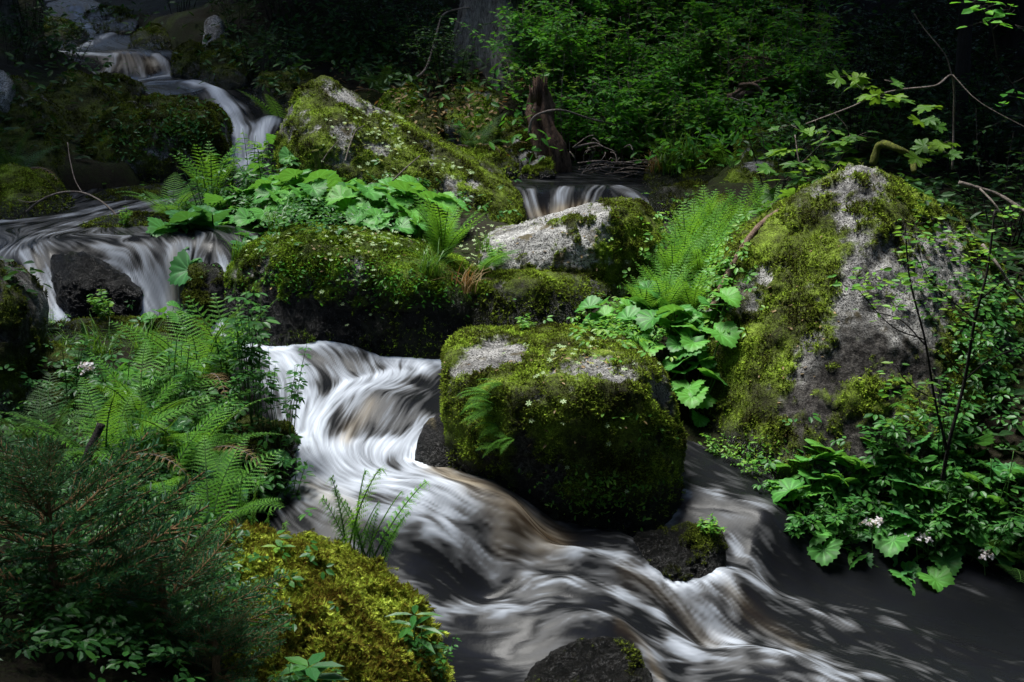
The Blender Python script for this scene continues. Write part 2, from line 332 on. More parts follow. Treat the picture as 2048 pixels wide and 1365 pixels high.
TP = [Y_(0,1365,3.0), Y_(300,1365,3.2), Y_(0,1100,4), Y_(300,1100,4.2), Y_(450,1180,4.1), Y_(600,1365,4.0), Y_(100,900,5), Y_(350,900,5), Y_(500,900,5.2), Y_(560,960,5.0), Y_(520,1040,4.8),
  Y_(300,700,6.2), Y_(450,730,5.9), Y_(100,690,6.3), Y_(0,780,5.7), Y_(-300,700,5.7), Y_(-300,1100,4), Y_(-100,480,8), Y_(560,850,5.35),
  Y_(100,300,9.6), Y_(0,200,10.2), Y_(60,110,12), Y_(0,0,13), Y_(-200,300,8.5), Y_(-200,50,11), Y_(180,240,10.8),
  Y_(330,450,7.6), Y_(600,430,7.6), Y_(600,380,8.3), Y_(800,450,7.4), Y_(850,400,8.2), Y_(950,470,7.3), Y_(500,370,8.9), Y_(400,430,8.0), Y_(560,480,6.9), Y_(800,560,6.8),
  Y_(1250,575,6.9), Y_(1400,600,6.7), Y_(1450,460,8), Y_(1300,650,6.4), Y_(1400,760,6.0), Y_(1550,420,8.2), Y_(1500,330,9.5), Y_(1250,480,7.7), Y_(1390,880,5.9), Y_(1330,400,9),
  Y_(1700,1080,5.25), Y_(1640,1050,5.3), Y_(1900,1010,5.4), Y_(2048,1000,5.4), Y_(2100,1130,5.2), Y_(1600,990,5.6), Y_(1850,1110,5.2), Y_(2048,600,7), Y_(2048,400,8.6), Y_(1800,330,9.6), Y_(2300,900,5.2),
  Y_(700,300,10.4), Y_(900,330,10.2), Y_(700,150,12.3), Y_(900,50,13.2), Y_(600,50,13.5), Y_(600,-100,14.5), Y_(400,110,13.2), Y_(560,200,11.6), Y_(1100,325,10.6), Y_(1300,325,10.5),
  Y_(1300,200,11.2), Y_(1300,60,12.2), Y_(1300,-60,12.9), Y_(1700,200,11.5), Y_(1700,0,13), Y_(2000,100,12), Y_(1000,-150,15), Y_(260,20,16), Y_(60,20,16), Y_(200,-60,20), Y_(380,30,15),
  (-6, 5, 2), (6, 5, 2.2), (-12, 5, 6), (12, 5, 6), (-14, 20, 9), (14, 20, 10), (0, 28, 8), (0, -10, -.6), (-3, 0, .9), (3.8, 0, .9), (0, 1.5, .3), (-9, -10, 3), (9, -10, 3), (-8, 12, 5), (8, 13, 6)]
TF = RBF(TP, .02)
def terrain_z(x, y):
    d = chan_d(x, y); s = ss(-.04, .22, d)
    Q = np.stack([x.ravel(), y.ravel(), np.zeros(x.size)], 1)
    nz = (fbm(Q * 1.6, 4, 2) * .10 + fbm(Q * 9, 3, 9) * .022).reshape(x.shape)
    far = ss(16, 40, np.sqrt(x * x + (y - 6) ** 2))
    t = TF(x, y) * (1 - far) + far * np.clip(6 + .1 * np.sqrt(x * x + y * y), 0, 9) + nz * (1 + 3 * far)
    wz = WF(x, y)
    near = ss(1.2, .2, d)
    t = np.maximum(t, wz + .03 - 3 * (1 - near))
    return t * s + (wz - .16 + nz * .4) * (1 - s)
def axis(lo, hi, step, out):
    a = list(np.arange(lo, hi, step)); s = step; x = a[-1]
    while x < out: s *= 1.35; x += s; a.append(x)
    s = step; x = a[0]; b = []
    while x > -out: s *= 1.35; x -= s; b.append(x)
    return np.array(b[::-1] + a)
gx, gy = np.meshgrid(axis(-4.6, 4.6, .035, 90), axis(2.6, 15.5, .04, 90))
gz = terrain_z(gx, gy)
nr, nc = gx.shape
def gridq(nr, nc, keep=None):
    i = (np.arange(nr - 1)[:, None] * nc + np.arange(nc - 1)[None]).astype(np.int64)
    if keep is not None: i = i[keep]
    i = i.ravel(); return np.stack([i, i + 1, i + 1 + nc, i + nc], 1)
m, n, o = mat('forest_floor'); geo = n.nodes.new('ShaderNodeNewGeometry'); co = geo.outputs['Position']
f = mth(n, 'ADD', mth(n, 'MULTIPLY', noise(n, 2.2, 5, .6, co), .55), mth(n, 'MULTIPLY', noise(n, 60, 4, .8, co), .45))
b = N(n, 'ShaderNodeBsdfPrincipled'); b.inputs['Roughness'].default_value = .9; b.inputs['Specular IOR Level'].default_value = .15
n.links.new(ramp(n, f, [(.36, (.006, .004, .003)), (.46, (.013, .010, .005)), (.54, (.014, .019, .004)), (.66, (.04, .055, .008))]), b.inputs['Base Color'])
bp = N(n, 'ShaderNodeBump'); bp.inputs['Strength'].default_value = 1; bp.inputs['Distance'].default_value = .03
n.links.new(f, bp.inputs['Height']); n.links.new(bp.outputs[0], b.inputs['Normal']); n.links.new(b.outputs[0], o.inputs[0])
floor_me = mesh_np('ground', np.stack([gx.ravel(), gy.ravel(), gz.ravel()], 1), gridq(nr, nc), None, [m])
tag(link('ground', floor_me), 'dark mossy forest floor rising around the stream', None, None, 'structure')

# ------------------------------------------------------------ the stream
cols = (np.arange(-160, 2210, 2.6) - 1024) / 2048 * KW
rows = np.concatenate([np.arange(3.0, 3.9, .03), np.arange(3.9, 7.4, .0085), np.arange(7.4, 11.5, .016), np.arange(11.5, 17.5, .018)])
# columns follow the view fan at stream level so spacing grows with distance
wy = np.repeat(rows[:, None], len(cols), 1)
wx = cols[None] * (wy * cp + 1.4 * sp)
wz = WF(wx, wy)
def blur(a, k):
    ker = np.exp(-np.linspace(-2, 2, 2 * k + 1) ** 2); ker /= ker.sum()
    for ax in (0, 1):
        p = np.concatenate([np.repeat(np.take(a, [0], ax), k, ax), a, np.repeat(np.take(a, [-1], ax), k, ax)], ax)
        a = sum(kk * np.take(p, np.arange(j, j + a.shape[ax]), ax) for j, kk in enumerate(ker))
    return a
wz = blur(wz, 6)
def march(px, py):
    d = ray(px, py); t = np.linspace(2.8, 19, 1600) / d.y
    x = d.x * t; y = d.y * t; z = CAMH + d.z * t
    h = WF(x, y); k = np.argmax(z < h)
    if not (z < h).any(): k = len(t) - 1
    return x[k], y[k]
for px, py, am, rx, ry in [(650,690,.03,.16,.10),(770,800,.035,.14,.09),(950,985,.035,.2,.12),(820,1060,.035,.3,.08),(1120,1118,.05,.34,.07),(1150,1184,.03,.3,.05),(1200,1243,.035,.2,.06),(1450,1172,.06,.15,.09),(1250,1082,.03,.13,.07),(900,1150,-.035,.25,.06),(1415,1268,-.045,.14,.08),(700,1000,.025,.15,.1),(850,880,.02,.1,.06),(1620,1230,.03,.3,.08),(1800,1270,.025,.3,.06),(1500,1320,.04,.25,.08),(1180,1155,-.02,.25,.04),(700,740,-.02,.15,.05),(600,900,.02,.1,.1)]:
    hx, hy = march(px, py); c_, s_ = math.cos(-.35), math.sin(-.35); du = (wx - hx) * c_ + (wy - hy) * s_; dv = -(wx - hx) * s_ + (wy - hy) * c_
    wz = wz + .75 * am * np.exp(-(du / rx) ** 2 - (np.where(dv < 0, dv * .75, dv * 1.4) / ry) ** 2)
# flow strokes: pixel polyline, foam value, width in photo pixels
ST = [([(440,640),(520,662),(600,680)], .75, 26), ([(540,664),(620,668),(690,690),(740,735)], .62, 24), ([(560,690),(640,710),(700,745)], .55, 26), ([(500,672),(570,730),(600,800)], .95, 30),
  ([(1060,680),(980,690),(900,712),(830,735),(720,780),(620,850)], .9, 34), ([(1150,668),(1050,676),(930,690)], .1, 20), ([(760,680),(820,695),(880,705)], .15, 14), ([(800,715),(880,722)], .75, 12),
  ([(885,745),(855,770),(850,800)], .14, 22), ([(888,792),(820,778),(740,795),(680,840),(655,880)], .45, 16), ([(700,800),(640,850),(610,890)], .85, 24),
  ([(810,795),(785,830),(760,872)], .42, 20), ([(850,800),(835,830),(800,868)], .28, 14), ([(760,800),(735,830),(715,870)], .35, 14), ([(885,838),(850,850),(815,880)], .7, 16),
  ([(600,860),(625,910),(680,945)], .88, 34), ([(830,895),(760,900),(700,910)], .95, 24), ([(870,900),(840,930),(900,950)], .5, 14), ([(650,905),(720,965),(830,1010),(930,1050)], .88, 46), ([(800,930),(860,960),(950,1020)], .8, 26),
  ([(880,938),(945,965),(1010,1010),(1070,1062),(1120,1090)], .24, 26), ([(960,985),(1020,1040),(1080,1078)], .26, 22), ([(590,960),(680,1015),(770,1045),(860,1056),(950,1062)], .85, 26), ([(560,960),(570,1010),(640,1075),(720,1100)], .45, 26), ([(720,1010),(800,1035),(860,1045)], .6, 14),
  ([(930,1055),(1040,1070),(1120,1092),(1260,1125)], .55, 16), ([(860,1060),(940,1095),(985,1130),(1015,1168)], .5, 30), ([(1010,1070),(1070,1095),(1060,1120)], .35, 16), ([(740,1080),(850,1118),(930,1155),(1000,1188)], .10, 20), ([(740,1118),(830,1140),(930,1190)], .22, 14), ([(745,1135),(830,1152),(900,1185)], .6, 9), ([(800,1165),(880,1195),(960,1215)], .4, 12),
  ([(990,1155),(1060,1122),(1150,1112),(1250,1128),(1330,1165),(1390,1225),(1440,1290)], .82, 17), ([(1080,1145),(1180,1142),(1290,1180),(1380,1250),(1420,1300)], .42, 13), ([(970,1215),(1050,1182),(1140,1174),(1240,1195),(1320,1240),(1400,1310)], .85, 13), ([(1050,1210),(1150,1200),(1250,1225),(1320,1280)], .38, 13),
  ([(830,1200),(930,1222),(1030,1225),(1100,1215)], .85, 17), ([(860,1250),(980,1256),(1100,1232),(1200,1226)], .45, 14), ([(1040,1300),(1090,1262),(1170,1238),(1240,1250),(1290,1300),(1325,1365)], .62, 11), ([(940,1345),(1040,1300),(1110,1265)], .35, 16), ([(900,1285),(980,1290),(1060,1280)], .12, 14), ([(900,1360),(1000,1350),(1060,1330)], .22, 18), ([(1180,1256),(1240,1280),(1270,1320)], .12, 10),
  ([(1120,1080),(1220,1070),(1290,1090),(1320,1130)], .12, 16), ([(1180,1070),(1240,1085),(1290,1130),(1340,1170)], .34, 12),
  ([(1390,1175),(1450,1158),(1520,1172),(1600,1215),(1700,1260)], .68, 20), ([(1440,1172),(1412,1215),(1425,1265),(1480,1295)], .92, 20), ([(1470,1190),(1460,1230),(1500,1265)], .6, 18), ([(1500,1215),(1570,1228),(1640,1260)], .26, 18), ([(1380,1235),(1405,1262),(1432,1285)], .06, 10),
  ([(1310,1330),(1380,1310),(1470,1302),(1580,1330),(1700,1370)], .9, 28), ([(1560,1280),(1650,1320),(1760,1365)], .6, 26), ([(1360,1350),(1500,1345),(1600,1362)], .4, 18),
  ([(1580,1190),(1720,1240),(1870,1300),(2010,1350)], .2, 24), ([(1640,1192),(1760,1225),(1830,1268),(1900,1292),(2048,1325)], .5, 12), ([(1600,1178),(1760,1195),(1920,1235),(2048,1270)], .05, 20), ([(1700,1290),(1850,1312)], .06, 20), ([(1850,1275),(1862,1320),(1900,1365)], .5, 18), ([(1960,1270),(2060,1300)], .08, 20),
  ([(1370,985),(1440,992),(1540,1015)], .5, 10), ([(1390,1008),(1460,1015),(1540,1030)], .2, 10), ([(1400,1040),(1470,1045),(1505,1085)], .3, 14), ([(1470,1085),(1505,1130),(1520,1165)], .5, 14), ([(1270,1090),(1300,1120),(1330,1160)], .3, 12),
  ([(340,385),(240,405),(120,435),(0,445)], .38, 16), ([(320,400),(200,430),(80,470),(30,490)], .42, 18), ([(250,380),(100,425),(-60,450)], .3, 16), ([(330,480),(250,478),(140,490)], .3, 6), ([(0,470),(60,490),(80,520)], .3, 12),
  ([(190,498),(260,515),(310,560),(325,630)], .55, 15), ([(55,510),(80,560),(100,640)], .8, 17), ([(110,515),(180,545),(250,590)], .06, 18), ([(130,500),(200,520),(260,560)], .16, 10), ([(345,515),(352,545),(348,605)], .92, 11), ([(400,520),(375,545),(365,610)], .5, 11), ([(285,560),(255,590),(240,640)], .85, 12), ([(60,645),(180,640),(330,632),(440,636)], .95, 7), ([(432,590),(440,640)], .7, 8), ([(300,500),(380,520)], .4, 10),
  ([(380,165),(430,180),(462,222),(485,262),(478,330)], .95, 14), ([(540,240),(520,280),(500,330)], 1, 14), ([(440,290),(450,320)], 1, 12), ([(470,235),(505,262)], .4, 8), ([(110,103),(180,108),(230,112)], .85, 4), ([(230,108),(225,128),(215,150)], .75, 5), ([(270,106),(285,130),(288,152)], .6, 5), ([(310,108),(330,125),(338,150)], .7, 5), ([(250,108),(256,130),(258,150)], .35, 4), ([(120,115),(180,130)], .12, 6), ([(345,152),(310,155),(280,160)], .8, 5), ([(300,165),(360,162),(410,168)], .75, 6), ([(200,150),(150,140)], .3, 6),
  ([(150,15),(160,40),(230,62),(150,98)], .75, 8), ([(150,60),(220,85),(250,95)], .2, 8),
  ([(1050,352),(1150,352),(1280,354)], .3, 3), ([(1060,364),(1160,364),(1270,366)], .06, 6), ([(1060,380),(1065,400),(1075,432)], .5, 9), ([(1130,376),(1120,400),(1120,432)], .55, 9), ([(1200,372),(1178,395),(1170,432)], .5, 9), ([(1235,372),(1262,385),(1292,410)], .62, 9), ([(1150,378),(1150,410)], .25, 6)]
ST += [([(1680,1250),(1800,1298),(1950,1356)], .36, 24), ([(1600,1255),(1740,1305),(1900,1362)], .42, 30), ([(1480,1150),(1600,1185),(1750,1215),(1900,1250)], .22, 14), ([(1850,1330),(1960,1362)], .35, 20), ([(1400,1000),(1480,1020),(1530,1060)], .35, 12),
  ([(850,765),(880,790),(870,815)], .05, 22), ([(700,752),(770,738),(830,745)], .4, 10), ([(735,795),(695,812),(665,850)], .3, 9), ([(1020,1232),(1100,1222),(1200,1212)], .22, 8), ([(1310,1195),(1370,1240),(1410,1290)], .2, 8), ([(1340,1115),(1400,1160),(1450,1150)], .05, 14), ([(1060,1080),(1130,1092),(1220,1085)], .06, 14),
  ([(900,965),(960,1010),(1040,1062)], .2, 12), ([(640,930),(700,990),(780,1030)], .55, 10), ([(700,1065),(780,1072),(840,1080)], .3, 10), ([(640,700),(690,720),(715,750)], .35, 10), ([(580,680),(620,720),(640,760)], .4, 9), ([(1180,1300),(1250,1330)], .05, 16), ([(1500,1250),(1600,1290),(1720,1330)], .2, 14), ([(940,1300),(1040,1318),(1060,1340)], .1, 12), ([(1110,1120),(1240,1150),(1340,1210)], .3, 8)]
SEG = []
for pts, val, wd in ST:
    q = [march(*p) for p in pts]
    for k, (a, b_) in enumerate(zip(q[:-1], q[1:])):
        Ym = (a[1] + b_[1]) / 2; wm = wd * .72 / 2048 * Ym
        SEG.append((a[0], a[1], b_[0], b_[1], val, wm, min(k, len(q) - 2 - k) == 0))
fw = np.full(wx.shape, .22); fs = fw * (.15 + .14 * ss(6.9, 7.1, wy) * ss(9.5, 9, wy) * ss(-.2, -.9, wx))
ux = np.full(wx.shape, .02); uy = np.full(wx.shape, -.02)
for (x0, y0, x1, y1, val, wm, e) in SEG:
    dx, dy = x1 - x0, y1 - y0; l2 = dx * dx + dy * dy + 1e-9; l = math.sqrt(l2)
    r0 = max(0, np.searchsorted(rows, min(y0, y1) - 6 * wm) - 1); r1 = np.searchsorted(rows, max(y0, y1) + 6 * wm) + 1
    X = wx[r0:r1]; Yv = wy[r0:r1]
    t = np.clip(((X - x0) * dx + (Yv - y0) * dy) / l2, 0, 1)
    # foreshortened strokes: depth distances are counted less, as the photo's widths are across the view
    d2 = (X - x0 - t * dx) ** 2 + ((Yv - y0 - t * dy) * .62) ** 2
    g = np.exp(-d2 / (wm * wm)); fs[r0:r1] += g * val; fw[r0:r1] += g
    g2 = np.exp(-d2 / (2.5 * wm) ** 2) + .02 * np.exp(-d2 / (8 * wm) ** 2)
    ux[r0:r1] += g2 * dx / l; uy[r0:r1] += g2 * dy / l
foam = fs / fw
foam = foam * (1 - .22 * ss(5.2, 4.7, wy)) * (1 - .4 * ss(1.0, 2.2, wx) * ss(6, 5.2, wy))
# line-integral streaks along the flow, in grid index space
sx = np.gradient(wx, axis=1); sy = np.gradient(wy, axis=0); sk = np.gradient(wx, axis=0)
jy = uy / sy; jx = (ux - sk * jy) / sx; nl = np.sqrt(jx * jx + jy * jy) + 1e-6; jx /= nl; jy /= nl
Wp = np.stack([wx.ravel(), wy.ravel(), wx.ravel() * 0], 1)
an = (fbm(Wp * 5, 3, 71) * .9 + fbm(Wp * 16, 2, 72) * .5).reshape(wx.shape) * (.22 + .5 * ss(.25, .7, foam))
jx, jy = jx * np.cos(an) - jy * np.sin(an), jx * np.sin(an) + jy * np.cos(an)
nR, nC = wx.shape
II, JJ = np.meshgrid(np.arange(nR), np.arange(nC), indexing='ij')
def lic(nz, L_):
    acc = nz.copy()
    for sgn in (1, -1):
        y = II.astype(np.float32); x = JJ.astype(np.float32)
        for k in range(L_):
            a = np.clip(np.rint(y), 0, nR - 1).astype(np.int32); b = np.clip(np.rint(x), 0, nC - 1).astype(np.int32)
            y = y + sgn * jy[a, b]; x = x + sgn * jx[a, b]
            yc = np.clip(y, 0, nR - 1.001); xc = np.clip(x, 0, nC - 1.001)
            y0 = yc.astype(np.int32); x0 = xc.astype(np.int32); fy = yc - y0; fx = xc - x0
            acc += (nz[y0, x0] * (1 - fy) * (1 - fx) + nz[y0 + 1, x0] * fy * (1 - fx) + nz[y0, x0 + 1] * (1 - fy) * fx + nz[y0 + 1, x0 + 1] * fy * fx) * (1 - k / L_)
    acc = acc - blur(acc, 25)
    return acc / acc.std()
n_f = rs.normal(size=(nR, nC)).astype(np.float32)
n_m = blur(rs.normal(size=(nR, nC)), 2); n_m = (n_m / n_m.std()).astype(np.float32)
n_c = blur(rs.normal(size=(nR, nC)), 6); n_c = (n_c / n_c.std()).astype(np.float32)
l1 = lic(n_f, 11); l1 = blur(l1, 1); l1 /= l1.std(); l2_ = lic(n_m, 17); l3 = lic(n_c, 30)
cloud = lic((fbm(Wp * np.array([9, 7, 1]), 5, 81, .62)).reshape(wx.shape).astype(np.float32) * 3, 9); cloud /= cloud.std()
amp = .5 + .5 * ss(0, .25, foam)
st = l1 * .46 + l2_ * .26 + l3 * .12 + cloud * .38
gap = ss(-.5, 2.8, -(.5 * l3 + .45 * l2_ + .35 * l1 + .6 * cloud))
foam2 = foam ** (1.15 + .3 * ss(5.3, 4.8, wy)) + st * (.05 + .38 * foam * (1.08 - foam))
foam2 = np.clip(foam2 * (1 - .42 * gap * (1 - ss(.62, .95, foam)) * (1 + .4 * ss(6.7, 6.9, wy) * ss(7.4, 7.2, wy))), 0, 1)
wz2 = wz + (l2_ * .0004 + l3 * .0007 + l1 * .00015) * (.4 + foam) + (blur(foam, 8) - .4) * .05
m, n, o = mat('running_water')
fo = attr(n, 'foam'); geo = n.nodes.new('ShaderNodeNewGeometry')
col = ramp(n, fo, [(0, (.006, .0065, .008)), (.14, (.006, .0065, .007)), (.34, (.05, .051, .053)), (.56, (.16, .174, .195)), (.8, (.27, .292, .325)), (1, (.40, .435, .48))])
col = mixc(n, attr(n, 'peat'), col, mixc(n, fo, (.03, .018, .008), (.36, .32, .25)))
b = N(n, 'ShaderNodeBsdfPrincipled'); n.links.new(col, b.inputs['Base Color']); b.inputs['Specular IOR Level'].default_value = .09
bp = N(n, 'ShaderNodeBump'); bp.inputs['Strength'].default_value = .12; bp.inputs['Distance'].default_value = .01; n.links.new(noise(n, 16, 4, .6, geo.outputs['Position']), bp.inputs['Height']); n.links.new(bp.outputs[0], b.inputs['Normal'])
rg = N(n, 'ShaderNodeMapRange'); n.links.new(fo, rg.inputs[0]); rg.inputs[3].default_value = .2; rg.inputs[4].default_value = .95
n.links.new(rg.outputs[0], b.inputs['Roughness']); b.inputs['IOR'].default_value = 1.33
n.links.new(b.outputs[0], o.inputs[0]); water_mat = m
peat = np.zeros(wx.shape)
for pts, am, wd in [([(880,940),(950,975),(1020,1025),(1110,1085)], .85, 30), ([(590,950),(640,1000),(700,1040)], .4, 26), ([(1240,1262),(1290,1305),(1320,1360)], .45, 12), ([(1070,430),(1130,420),(1170,410)], .8, 14), ([(350,540),(350,610)], .5, 14), ([(740,820),(700,860),(690,890)], .5, 16), ([(1000,1080),(1080,1110)], .4, 20), ([(1460,1200),(1520,1240),(1600,1290)], .2, 20), ([(1250,1150),(1350,1200),(1430,1280)], .2, 20), ([(60,560),(90,610)], .4, 16), ([(230,100),(300,130)], .4, 20)]:
    q = [march(*p) for p in pts]
    for (x0, y0), (x1, y1) in zip(q[:-1], q[1:]):
        dx, dy = x1 - x0, y1 - y0; t = np.clip(((wx - x0) * dx + (wy - y0) * dy) / (dx * dx + dy * dy + 1e-9), 0, 1); wm = wd * .72 / 2048 * (y0 + y1) / 2
        peat = np.maximum(peat, am * np.exp(-((wx - x0 - t * dx) ** 2 + ((wy - y0 - t * dy) * .7) ** 2) / wm ** 2))
peat = np.clip(peat * (1 + .25 * l2_), 0, 1)
cd = chan_d(wx, wy)
keep = (cd[:-1, :-1] < .2)
V = np.stack([wx.ravel(), wy.ravel(), wz2.ravel()], 1); Q = gridq(nR, nC, keep)
used = np.zeros(len(V), bool); used[Q.ravel()] = True; remap = np.cumsum(used) - 1
water_me = mesh_np('stream', V[used], remap[Q], None, [m], {'foam': foam2.ravel()[used], 'peat': peat.ravel()[used]})
tag(link('stream_water', water_me), 'silky white and dark water rushing down between the boulders', None, None, 'structure')
def waterz(x, y): return float(WF(np.array([x]), np.array([y]))[0])
# ------------------------------------------------------------ boulders
import bmesh
_ico = {}
def ico(l):
    if l not in _ico:
        bm = bmesh.new(); bmesh.ops.create_icosphere(bm, subdivisions=l, radius=1)
        v = np.array([tuple(x.co) for x in bm.verts]); f = np.array([[q.index for q in x.verts] for x in bm.faces]); bm.free(); _ico[l] = (v, f)
    return _ico[l]
def hull_planes(p, c):
    p = np.array(p) - c; n = len(p); out = []
    for i in range(n):
        for j in range(i + 1, n):
            nn = np.cross(p[j] - p[i], p[j + 1:] - p[i]) if j + 1 < n else []
            for q in nn:
                L_ = np.linalg.norm(q)
                if L_ < 1e-7: continue
                q = q / L_; d = p @ q; h = p[i] @ q
                if (d <= h + 1e-5).all(): pass
                elif (d >= h - 1e-5).all(): q, h = -q, -h
                else: continue
                if h > 1e-4 and not any(q @ a > .993 for a, _ in out): out.append((q, h))
    return out
TUFT = {}
def mktuft(k, seed, wd=.22, curl=.5):
    r = random.Random(seed); V = []; T = []
    for i in range(k):
        a = r.uniform(0, 6.28); t = r.uniform(.25, .9); l = r.uniform(.6, 1.1); c, s = math.cos(a), math.sin(a)
        p1 = np.array([c * t * .5, s * t * .5, .55]) * l; p2 = np.array([c * t * 1.1, s * t * 1.1, 1 - curl * t * .6]) * l
        sd = np.array([-s, c, 0]) * wd * .5; b0 = np.array([c, s, 0]) * .08
        n0 = len(V); V += [b0 - sd * .5, b0 + sd * .5, p1 + sd, p1 - sd, p2]; T += [(n0, n0 + 1, n0 + 2), (n0, n0 + 2, n0 + 3), (n0 + 3, n0 + 2, n0 + 4)]
    return np.array(V), np.zeros((0, 4), int), np.array(T)
TUFTS = [mktuft(3, 1), mktuft(4, 2), mktuft(3, 3)]
SPRIG = [mktuft(6, 5, .16, .9), mktuft(7, 6, .14, 1.1), mktuft(6, 8, .16, .7)]
_tt = []
for k in range(3):                       # leafy sprigs of the golden foreground moss: tiny leaves along a curving shoot
    b_ = MB(); r = random.Random(k + 40); pts = spline([(0, 0, 0), (.15, 0, .5), (.5, .1 * k, .85), (.95, .1, .9 - .15 * k)], 5)
    for i in range(2, len(pts)):
        d = pts[i] - pts[i - 1]; d /= np.linalg.norm(d)
        for s in (0, 1, 2):
            a = s * 2.1 + i; sd = np.cross(d, [math.sin(a), math.cos(a), .3]); sd /= np.linalg.norm(sd)
            w_ = np.cross(d, sd) * .07; p = pts[i]; tip = p + sd * .26 + d * .14
            b_.add([p - w_, p + w_, tip], (), [(0, 1, 2)])
    _tt.append((np.concatenate(b_.V), np.zeros((0, 4), int), np.concatenate(b_.T)))
GOLDSPRIG = _tt
ROCKS = []
def scatter(mb, V, F, mask, n, L_, tufts, rnd=rs, lean=.35, down=0, facing=True, minz=None):
    a, b_, c = V[F[:, 0]], V[F[:, 1]], V[F[:, 2]]
    nn = np.cross(b_ - a, c - a); ar = np.linalg.norm(nn, axis=1); nn = nn / np.maximum(ar, 1e-12)[:, None]
    wt = ar * np.clip(mask[F].mean(1), 0, 1)
    if facing:
        cen = (a + b_ + c) / 3; tc = np.array([0, 0, CAMH]) - cen; tc /= np.linalg.norm(tc, axis=1)[:, None]
        wt = wt * (np.sum(nn * tc, 1) > -.35)
    if minz is not None: wt = wt * (a[:, 2] > minz)
    if wt.sum() <= 0: return
    k = rnd.choice(len(F), n, p=wt / wt.sum()); u = rnd.rand(n, 1); v = rnd.rand(n, 1); fl = (u + v) > 1
    u = np.where(fl, 1 - u, u); v = np.where(fl, 1 - v, v)
    pos = a[k] + u * (b_[k] - a[k]) + v * (c[k] - a[k]); nz = nn[k] + rnd.normal(size=(n, 3)) * lean + np.array([0, 0, .25 - down])
    nz /= np.linalg.norm(nz, axis=1)[:, None]
    xr = rnd.normal(size=(n, 3)); xx = xr - np.sum(xr * nz, 1)[:, None] * nz
    rot = frames(xx, nz); pos = pos - nn[k] * .002
    ls = L_ * (.5 + .6 * rnd.rand(n)) * np.clip(1 + 1.5 * fbm(pos * 8, 2, 77), .45, 2)
    g = np.array_split(np.arange(n), len(tufts))
    for tpl, idx in zip(tufts, g): mb.inst(tpl, pos[idx], rot[idx], ls[idx])
def boulder(name, label, cat, pts, level=6, mc='olive', moss=.0, slope=.5, blobs=(), wetz=None, p=14, rough=.05, depth=.6, sink=None,
            dark=(), tufts=0, tl=.016, tm='moss_olive', mh=.014, grow=1.04, group=None, seed=0, detail=1.0, tpl=None, lump=0):
    F3 = [np.array(P(*q)) for q in pts]; A = np.array(F3)
    sz = np.linalg.norm(A.max(0) - A.min(0))
    if sink is None: sink = .3
    back = []
    for q in F3:                         # closes the body behind what is seen and below the ground or water
        c0 = A.mean(0); b_ = c0 + (q - c0) * .8; b_[1] = A[:, 1].max() + depth * sz * .5; b_[2] = c0[2] + (q[2] - c0[2]) * .55; back.append(b_)
    low = A[:, 2].min(); bot = [np.array([q[0], q[1], low - sink]) for q in F3 if q[2] < np.median(A[:, 2])]
    allp = F3 + back + bot; AA = np.array(allp); c = (AA.max(0) + AA.min(0)) / 2
    pl = hull_planes(allp, c); Nn = np.array([a for a, _ in pl]); H = np.array([h for _, h in pl])
    d, F = ico(level)
    k = np.clip(d @ Nn.T / H, 0, None); r = (k ** p).sum(1) ** (-1 / p) * grow
    Q = d * r[:, None]; s0 = seed * 1.7 + 3
    W = Q + c
    r = r * (1 + rough * fbm(Q / sz * 3, 4, s0) * 1.6) + sz * .0
    rd = fbm(W * 7, 4, s0 + 5); crack = -np.abs(fbm(W * np.array([2.2, 2.2, 1.2]) + 9, 3, s0 + 2)); crack = np.maximum(crack, -.09) + .09
    r = r + .018 * detail * rd - crack * .12 * detail + lump * np.abs(fbm(W * 4, 3, s0 + 8))
    V = d * r[:, None] + c
    # normal estimate from faces
    fn = np.cross(V[F[:, 1]] - V[F[:, 0]], V[F[:, 2]] - V[F[:, 0]]); vn = np.zeros_like(V)
    for q in range(3): np.add.at(vn, F[:, q], fn)
    vn /= np.linalg.norm(vn, axis=1)[:, None]
    px, py = proj(V)
    mk = moss + slope * vn[:, 2] + .9 * fbm(V * 3.2, 4, s0 + 11) + .55 * fbm(V * 14, 3, s0 + 13) + .4 * fbm(V * 45, 2, s0 + 14)
    for b_ in blobs:
        x0, y0, rx, ry, am = b_
        mk = mk + am * np.exp(-(((px - x0) / rx) ** 2 + ((py - y0) / ry) ** 2))
    mo = ss(-.05, .14, mk)
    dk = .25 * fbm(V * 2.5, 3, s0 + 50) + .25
    for x0, y0, rx, ry, am in dark: dk = dk + am * np.exp(-(((px - x0) / rx) ** 2 + ((py - y0) / ry) ** 2))  # dark blobs paint shade into the rock colour
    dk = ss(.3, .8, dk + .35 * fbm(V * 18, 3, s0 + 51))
    wet = np.zeros(len(V))
    if wetz is not None: wet = ss(.14, .02, V[:, 2] - wetz - .06 * fbm(V * 5, 3, 4))
    nearw = chan_d(V[:, 0], V[:, 1]) < .35
    if nearw.any(): wet[nearw] = np.maximum(wet[nearw], ss(.13, .03, V[nearw, 2] - WF(V[nearw, 0], V[nearw, 1]) - .07 * fbm(V[nearw] * 6, 3, 4)))
    V = V + vn * (mo * mh * (1 + 1.3 * fbm(V * 9, 3, s0 + 19) + .9 * fbm(V * 26, 3, s0 + 20)) * (1 - .6 * wet) + .004 * detail * pn(V * 60))[:, None]
    cc = V[:, :2].mean(0); o3 = np.array([cc[0], cc[1], low])
    me = mesh_np(name, V - o3, None, F, [RM[mc]], {'moss': mo, 'wet': wet, 'mottle_shade': dk})
    o = link(name, me, None, tuple(o3)); tag(o, label, cat, group)
    ROCKS.append((V, F))
